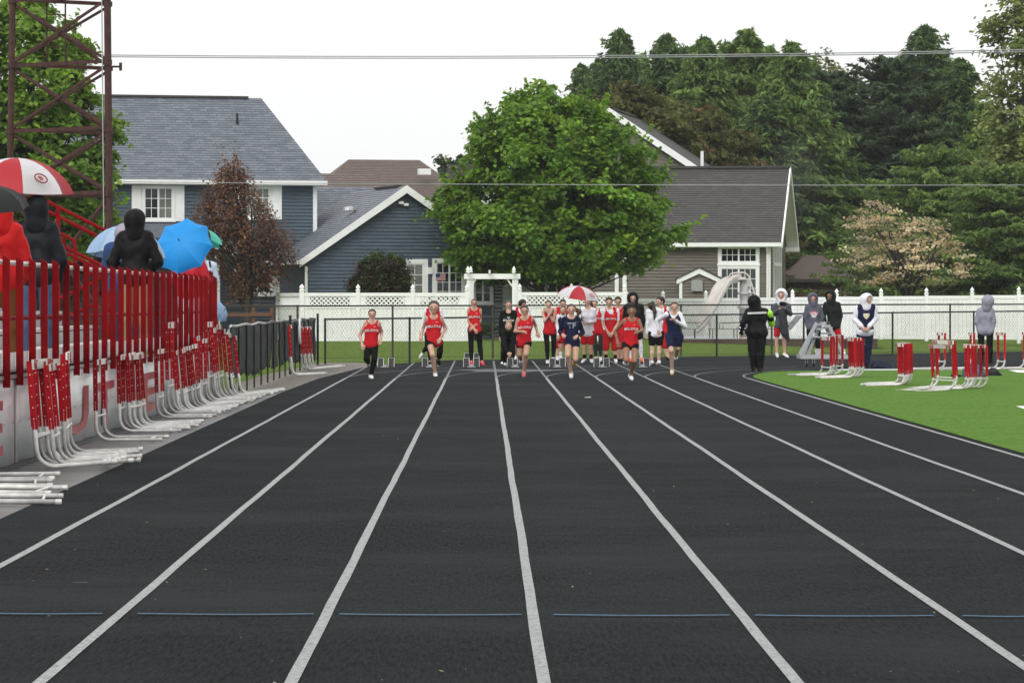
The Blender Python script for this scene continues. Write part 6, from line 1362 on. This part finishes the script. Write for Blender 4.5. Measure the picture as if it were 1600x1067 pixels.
# official seen from behind
of = person(95.6, J(c3, ht=(590,215), ch=(592,300), nk=(605,315), sl=(545,340), sr=(680,340), el=(508,420,-.02), wl=(494,500,.05), er=(722,385,.06), wr=(728,425,.30), hl=(575,490), hr=(652,490), kl=(578,635), al=(588,765), kr=(645,635), ar=(640,775), tl=(578,792,.1), tr=(632,795,.1)),
  'official in black rainwear and hood walking away from the camera', ('jacket', BLK), ('pants', BLK), ('short',1), 0, (.05,.035,.02), face=1, hood=BLK, wide=1.28, cat='person')
def strap(ob, pts_px, Y, w_, m, nm, dy):
    mb = MB().tube([Vector(P(x, y, Y+dy))-ob.location for x, y in pts_px], w_, 6); return mb.build(nm, m, ob, True)
M_hivis = mat('hi_vis', (.35,.75,.04), .6, .1, 6); M_refl = mat('reflective_band', (.55,.56,.58), .35)
mb = MB().hexa([Vector(P(x, y, 95.6+d))-of.location for x, y, d in ((1168,491,-.235),(1198,490,-.235),(1198,490,-.15),(1168,491,-.15),(1168,488,-.235),(1198,487,-.235),(1198,487,-.15),(1168,488,-.15))]); mb.build('reflective_band', M_refl, of)
e_, w_ = P(1202,490,95.6), P(1206,506,95.8); smesh('hi_vis_sleeve', [(e_, w_, .085, .075)], M_hivis, of, of.location, .016)
for i in range(5):
    t = .15+.16*i; a_ = P(1161.6,504,95.58).lerp(P(1158.8,520,95.65), t); smesh('sleeve_stripe', [(a_+Vector((-.03,0,.0)), a_+Vector((.03,0,-.01)), .052, .052)], cloth(WHT if i % 2 == 0 else BLK), of, of.location, .014)
# people along the fence on the right
FEN = 'athletes by the fence on the right'
p16 = person(120.6, J(c3, ht=(805,165), ch=(805,248), nk=(806,262), sl=(752,292), sr=(860,290), el=(735,362), wl=(790,318,-.22), er=(876,352), wr=(835,312,-.22), hl=(775,440), hr=(832,440), kl=(768,560), al=(770,662), kr=(828,560), ar=(832,664), tl=(776,688,-.12), tr=(858,688,-.1)),
  'athlete in white hood and red shorts looking at a phone', ('hoodie', (.07,.08,.09)), ('shorts', RED), ('short',0), 0, WS, hood=WHT, look=(-8,10), group=FEN)
smesh('draped_jacket', [(P(1222,488,120.3), P(1226,520,120.3), .10, .11), (P(1226,520,120.3), P(1231,529,120.3), .11, .06)], cloth(CHR), p16, p16.location, .018)
smesh('cap', [(P(1221,474.5,120.2), P(1226,475,120.2), .065, .06)], cloth(BLK), p16, p16.location, .016)
person(122, J(c5, ht=(358,66), ch=(360,165), nk=(362,180), sl=(298,218), sr=(432,218), el=(272,325), wl=(295,415), er=(462,330), wr=(440,415), hl=(325,430), hr=(410,430), kl=(320,580), al=(322,700), kr=(410,580), ar=(412,700), tl=(318,728,-.12), tr=(415,728,-.12)),
  'athlete in slate grey hooded sweatshirt with red and white chest emblem', ('hoodie', (.10,.105,.14)), ('pants', BLK), ('short',1), 0, WS, hood=(.10,.105,.14), text=[(wedge, .17, 0, .38, 0, M_print), (wedge, .11, 0, .37, 0, M_nav), (wedge, .07, 0, .36, 0, M_pink), (arch, .26, 0, .24, 0, M_pink)], group=FEN)
person(122.3, J(c5, ht=(553,38), ch=(548,140), nk=(562,158), sl=(500,185), sr=(638,185), el=(478,295), wl=(500,390,-.15), er=(668,300), wr=(648,400), hl=(555,420), hr=(622,420), kl=(575,575), al=(590,690), kr=(655,575), ar=(702,695), tl=(592,722,-.12), tr=(708,735,-.12)),
  'athlete in black hooded sweatshirt and red shorts behind the wheeled stand', ('hoodie', (.012,.018,.017)), ('shorts', RED), ('short',1), 2, WS, hood=(.012,.018,.017), look=(-25,0), group=FEN)
person(102.8, J(c5, ht=(950,75), ch=(966,195), nk=(948,215), sl=(862,222), sr=(1040,218), el=(818,345,.02), wl=(905,432,-.17), er=(1058,340,.02), wr=(985,432,-.17), hl=(890,480), hr=(990,480), kl=(892,650), al=(912,835), kr=(978,650), ar=(962,845), tl=(905,868,-.12), tr=(968,875,-.12)),
  'athlete in white hood and navy singlet with cream shield emblem', ('hoodie', WHT), ('pants', (.010,.014,.035)), ('short',4), 0, BLK, hood=WHT, vest=NVY, look=(38,5), wide=1.05, text=[(shield, .15, 0, .36, 0, M_cream), ('TC', .085, 0, .40, 0, M_nav)], group=FEN)
person(109.5, J(c4, ht=(1240,168), ch=(1240,250), nk=(1230,258), sl=(1172,285), sr=(1272,283), el=(1150,370), wl=(1166,425), er=(1288,370), wr=(1276,430), hl=(1188,440), hr=(1256,440), kl=(1186,565), al=(1188,690), kr=(1256,565), ar=(1258,692), tl=(1186,705,.1), tr=(1258,706,.1)),
  'athlete in light grey hooded sweatshirt seen from behind', ('hoodie', (.26,.27,.32)), ('pants', BLK), ('short',1), 0, BLK, face=1, hood=(.26,.27,.32), group=FEN)
# --- spectators on the bleacher walkway (feet on the deck)
def deckfig(x, Y, h, face, lookx=0, spread=.10, arms='down', sw=.21, lean=0):
    z0 = DK+.05; X = (x-CX)*Y/F; f = h/1.75
    def q(dx, z, dy=0): p = Vector((X+dx*f, Y+dy, z0+z*f)); return (CX+p.x*F/p.y, HY-(p.z-CH)*F/p.y, dy)
    d = dict(ht=q(lean,1.75), ch=q(lean,1.53), nk=q(lean,1.47), sl=q(-sw+lean,1.415), sr=q(sw+lean,1.415), hl=q(-.10,.93), hr=q(.10,.93), kl=q(-.11,.50), kr=q(.11,.50), al=q(-spread-.02,.08), ar=q(spread+.02,.08), tl=q(-spread-.02,.035,.15*face), tr=q(spread+.02,.035,.15*face))
    if arms == 'down': d.update(el=q(-sw-.10,1.10,.02), wl=q(-sw-.06,.88,.10*face), er=q(sw+.10,1.10,.02), wr=q(sw+.06,.88,.10*face))
    elif arms == 'holdr': d.update(el=q(-sw-.10,1.10,.02), wl=q(-sw-.05,.88,.08*face), er=q(sw+.06,1.12,.05*face), wr=q(sw-.08,1.30,.24*face))
    elif arms == 'holdl': d.update(er=q(sw+.10,1.10,.02), wr=q(sw+.05,.88,.08*face), el=q(-sw-.06,1.12,.05*face), wl=q(-sw+.08,1.30,.24*face))
    elif arms == 'pocket': d.update(el=q(-sw-.13,1.10,-.02), wl=q(-.14,.98,.15*face), er=q(sw+.13,1.10,-.02), wr=q(.14,.98,.15*face))
    return d
SPE = 'spectators on the bleacher walkway'
kw = dict(ground=False, group=SPE, vox=.02)
person(42.6, deckfig(2, 42.6, 1.66, 1, arms='holdl', sw=.16), 'spectator in bright red raincoat and brown trousers under the black umbrella', ('jacket', (.52,.012,.014)), ('pants', (.115,.045,.012)), ('short',0), 0, (.5,.48,.42), face=1, wide=1.12, hood=(.52,.012,.014), **kw)
person(44.6, deckfig(58, 44.6, 1.74, 1, arms='holdl', sw=.15), 'spectator in black hooded jacket and jeans beside the red raincoat', ('jacket', (.014,.015,.020)), ('pants', (.06,.09,.16)), ('short',1), 0, BLK, face=1, hood=(.012,.013,.017), wide=.92, **kw)
person(58.6, deckfig(194, 58.6, 1.70, 1, arms='holdl'), 'spectator in blue jacket with grey hood behind the one in the black jacket', ('jacket', (.025,.05,.14)), ('pants', (.03,.03,.05)), ('short',1), 0, BLK, face=1, hood=(.30,.28,.34), wide=1.15, **kw)
person(56.6, deckfig(212, 56.6, 1.86, 1, arms='pocket', sw=.165), 'spectator in black hooded jacket and tan trousers standing at the guard railing', ('jacket', BLK), ('pants', (.25,.17,.10)), ('short',1), 0, BLK, face=1, look=(35,0), hood=BLK, wide=1.08, **kw)
person(67.5, deckfig(296, 67.5, 1.55, 1, arms='holdl'), 'spectator in red jacket mostly hidden below the bright blue umbrella', ('jacket', (.45,.02,.03)), ('pants', (.5,.5,.55)), ('short',0), 0, WS, face=1, **kw)
person(71.6, deckfig(317, 71.6, 1.56, 1, arms='holdr'), 'spectator in pale blue top at the far end of the walkway', ('long', (.50,.58,.72)), ('pants', CHR), ('tied',0), 0, WS, face=1, **kw)
# ------------------------------------------------------------------ umbrellas
def umbrella(name, apex, axis, rad, hgt, colors, label, handle, logo=None, n=8, rot=0.0, open_=1.0):
    ax = Vector(axis).normalized(); root = empty(name, apex); tag(root, label, 'umbrella')
    a0 = ax.cross(Vector((0,1,0))); a0 = a0.normalized() if a0.length > .1 else Vector((1,0,0)); b0 = ax.cross(a0)
    def pt(ang, t, seg):                                 # t 0..1 from apex to rim
        r = rad*math.sin(t*1.25)/math.sin(1.25); h = -hgt*(1-math.cos(t*1.25))/(1-math.cos(1.25)); return a0*math.cos(ang)*r+b0*math.sin(ang)*r+ax*h
    for i in range(n):
        vs = []; fs = []; m_ = 7; k = 6
        for sgn in (0, -.004):
            for u in range(m_+1):
                for q in range(k+1):
                    t = u/m_; f = q/k; A0 = rot+2*math.pi*i/n; A1 = rot+2*math.pi*(i+1)/n
                    p = pt(A0, t, 0).lerp(pt(A1, t, 0), f); bul = math.sin(f*math.pi)*t; out = (p-ax*p.dot(ax)); out = out.normalized() if out.length > 1e-4 else Vector((0,0,0))
                    p = p-out*rad*.05*bul*t+ax*(-rad*.012*bul+sgn)
                    vs.append(p)
        kk = (m_+1)*(k+1)
        for u in range(m_):
            for q in range(k): a_ = u*(k+1)+q; fs += [(a_, a_+k+1, a_+k+2, a_+1), (a_+kk, a_+kk+1, a_+kk+k+2, a_+kk+k+1)]
        mb = MB().add(vs, fs); pan = mb.build('canopy_panel', colors[i % len(colors)], root, True)
        if logo is not None and logo == i:
            c = pt(rot+2*math.pi*(i+.5)/n, .74, 0); c2 = pt(rot+2*math.pi*(i+.5)/n, .5, 0); dn = (c-c2).normalized(); tn = dn.cross(c).normalized(); nn = tn.cross(dn); nn = nn if nn.dot(c) > 0 else -nn
            if tn.dot(nn.cross(-dn)) > 0: tn = -tn
            tn = (-dn).cross(nn).normalized()
            me = text_mesh('B', rad*.15, .001); mi = sum((v.co for v in me.vertices), Vector())/len(me.vertices)
            for v in me.vertices: v.co = c+nn*(rad*.02+v.co.z)+tn*(v.co.x-mi.x)+(-dn)*(v.co.y-mi.y)
            link('emblem_letter', me, M_redh, pan)
            mb = MB(); mb.tube([c+nn*rad*.015+tn*math.cos(a)*rad*.115-dn*math.sin(a)*rad*.115 for a in [2*math.pi*q/16 for q in range(17)]], rad*.012, 5, False); mb.build('emblem_ring', M_redh, pan)
    for i in range(n):
        MB().tube([pt(rot+2*math.pi*i/n, t, 0)-ax*.012 for t in (0,.25,.5,.75,1.02)], .005, 5).build('rib', M_black, root)
    MB().tube([ax*.06, -ax*.1], [.006,.012], 6).build('ferrule', M_black, root)
    hd = Vector(handle)-Vector(apex); MB().tube([ax*.02, -ax*hgt*.8, hd], .008, 6).build('shaft', M_black, root)
    MB().tube([hd, hd+(hd.normalized())*.10], .018, 8).build('handle', M_black, root)
    return root
def umat(n, c): return mat('canopy_'+n, c, .55, .06, 3, trans=.3)
U_r, U_w, U_k = umat('red', (.50,.025,.04)), umat('white', (.72,.70,.72)), umat('black', (.02,.021,.023))
U_b, U_p, U_t = umat('blue', (.015,.34,.80)), umat('pale', (.36,.52,.72)), umat('teal', (.10,.62,.52))
a = P(28, 247, 44.9); umbrella('umbrella', a, (.03,-.04,1), .62, .37, [U_r, U_w], 'red and white golf umbrella with circled letter held at the left edge', (-4.86, 45.1, 2.3), logo=1, rot=R(58))
a = P(-8, 291, 41.7); umbrella('umbrella', a, (.05,-.22,1), .36, .20, [U_k], 'black umbrella cut by the left edge over the red raincoat', (-4.95, 42.4, 2.2), rot=.3)
a = P(281, 376, 62.0); umbrella('umbrella', a+Vector((.0,-.1,0)), (-.22,-.86,.42), .47, .20, [U_b], 'bright blue umbrella tilted towards the track at the railing', a+Vector((.12,.55,-.35)), rot=.25)
a = P(200, 352, 60.2); umbrella('umbrella', a, (.05,.10,1), .58, .44, [U_p, umat('pale2', (.42,.56,.74))], 'pale blue umbrella behind the spectator in the black jacket', a+Vector((-.05,.1,-.75)), rot=.2)
a = P(318, 357, 69.3); umbrella('umbrella', a, (.25,.2,1), .40, .22, [U_t, U_k], 'teal umbrella showing behind the bright blue one', a+Vector((.10,.05,-.55)), rot=.5)
a = P(350, 484, 72.4); umbrella('umbrella', a, (.75,-.45,.35), .20, .09, [U_p], 'small pale blue umbrella poking out at the end of the bleachers', a+Vector((-.3,.2,-.3)), rot=.2)
a = P(905, 447, 109.2); umbrella('umbrella', a, (.12,-.10,1), .60, .30, [U_r, U_w], 'red and white umbrella held over the waiting athletes', P(909, 497, 110.2), logo=1, rot=R(66))
# ------------------------------------------------------------------ rain haze
mb = MB().box(-1700, 1700, -200, 2700, -1.2, 19.5); hz = mb.build('haze', None); hz['kind'] = 'stuff'
m = bpy.data.materials.new('haze'); m.use_nodes = True; n = m.node_tree.nodes; n.remove(n['Principled BSDF'])
pv = n.new('ShaderNodeVolumePrincipled'); pv.inputs['Color'].default_value = (.93,.95,.97,1); pv.inputs['Density'].default_value = .00017; pv.inputs['Anisotropy'].default_value = .2
m.node_tree.links.new(pv.outputs[0], n['Material Output'].inputs['Volume']); hz.data.materials.append(m)
# drifting smoke in front of the dark pines
def smoke(x, y, Y, sx, sz, dens, label):
    bm = bmesh.new(); bmesh.ops.create_icosphere(bm, subdivisions=3, radius=1); me = bpy.data.meshes.new('smoke'); bm.to_mesh(me); bm.free()
    o = link('smoke', me, None); o.location = P(x, y, Y); o.scale = (sx, sx, sz); o['kind'] = 'stuff'; o['label'] = label
    m = bpy.data.materials.new('smoke'); m.use_nodes = True; n = m.node_tree.nodes; l = m.node_tree.links; n.remove(n['Principled BSDF'])
    pv = n.new('ShaderNodeVolumePrincipled'); pv.inputs['Color'].default_value = (.85,.88,.92,1)
    tc = n.new('ShaderNodeTexCoord'); ln = n.new('ShaderNodeVectorMath'); ln.operation = 'LENGTH'; l.new(tc.outputs['Object'], ln.inputs[0])
    fo = n.new('ShaderNodeMapRange'); fo.inputs['From Min'].default_value = 1.0; fo.inputs['From Max'].default_value = .1; fo.inputs['To Max'].default_value = dens; l.new(ln.outputs['Value'], fo.inputs['Value'])
    nz = n.new('ShaderNodeTexNoise'); nz.inputs['Scale'].default_value = 1.7; nz.inputs['Detail'].default_value = 3; l.new(tc.outputs['Object'], nz.inputs['Vector'])
    rp = n.new('ShaderNodeMapRange'); rp.inputs['From Min'].default_value = .35; rp.inputs['From Max'].default_value = .7; l.new(nz.outputs['Fac'], rp.inputs['Value'])
    mu = n.new('ShaderNodeMath'); mu.operation = 'MULTIPLY'; l.new(fo.outputs[0], mu.inputs[0]); l.new(rp.outputs[0], mu.inputs[1]); l.new(mu.outputs[0], pv.inputs['Density'])
    l.new(pv.outputs[0], n['Material Output'].inputs['Volume']); me.materials.append(m)
smoke(1238, 285, 190, 1.9, 3.2, .045, 'thin grey smoke drifting in front of the dark pines')
smoke(1352, 392, 161, 1.0, 1.3, .05, 'thin grey smoke drifting over the left of the dogwood')
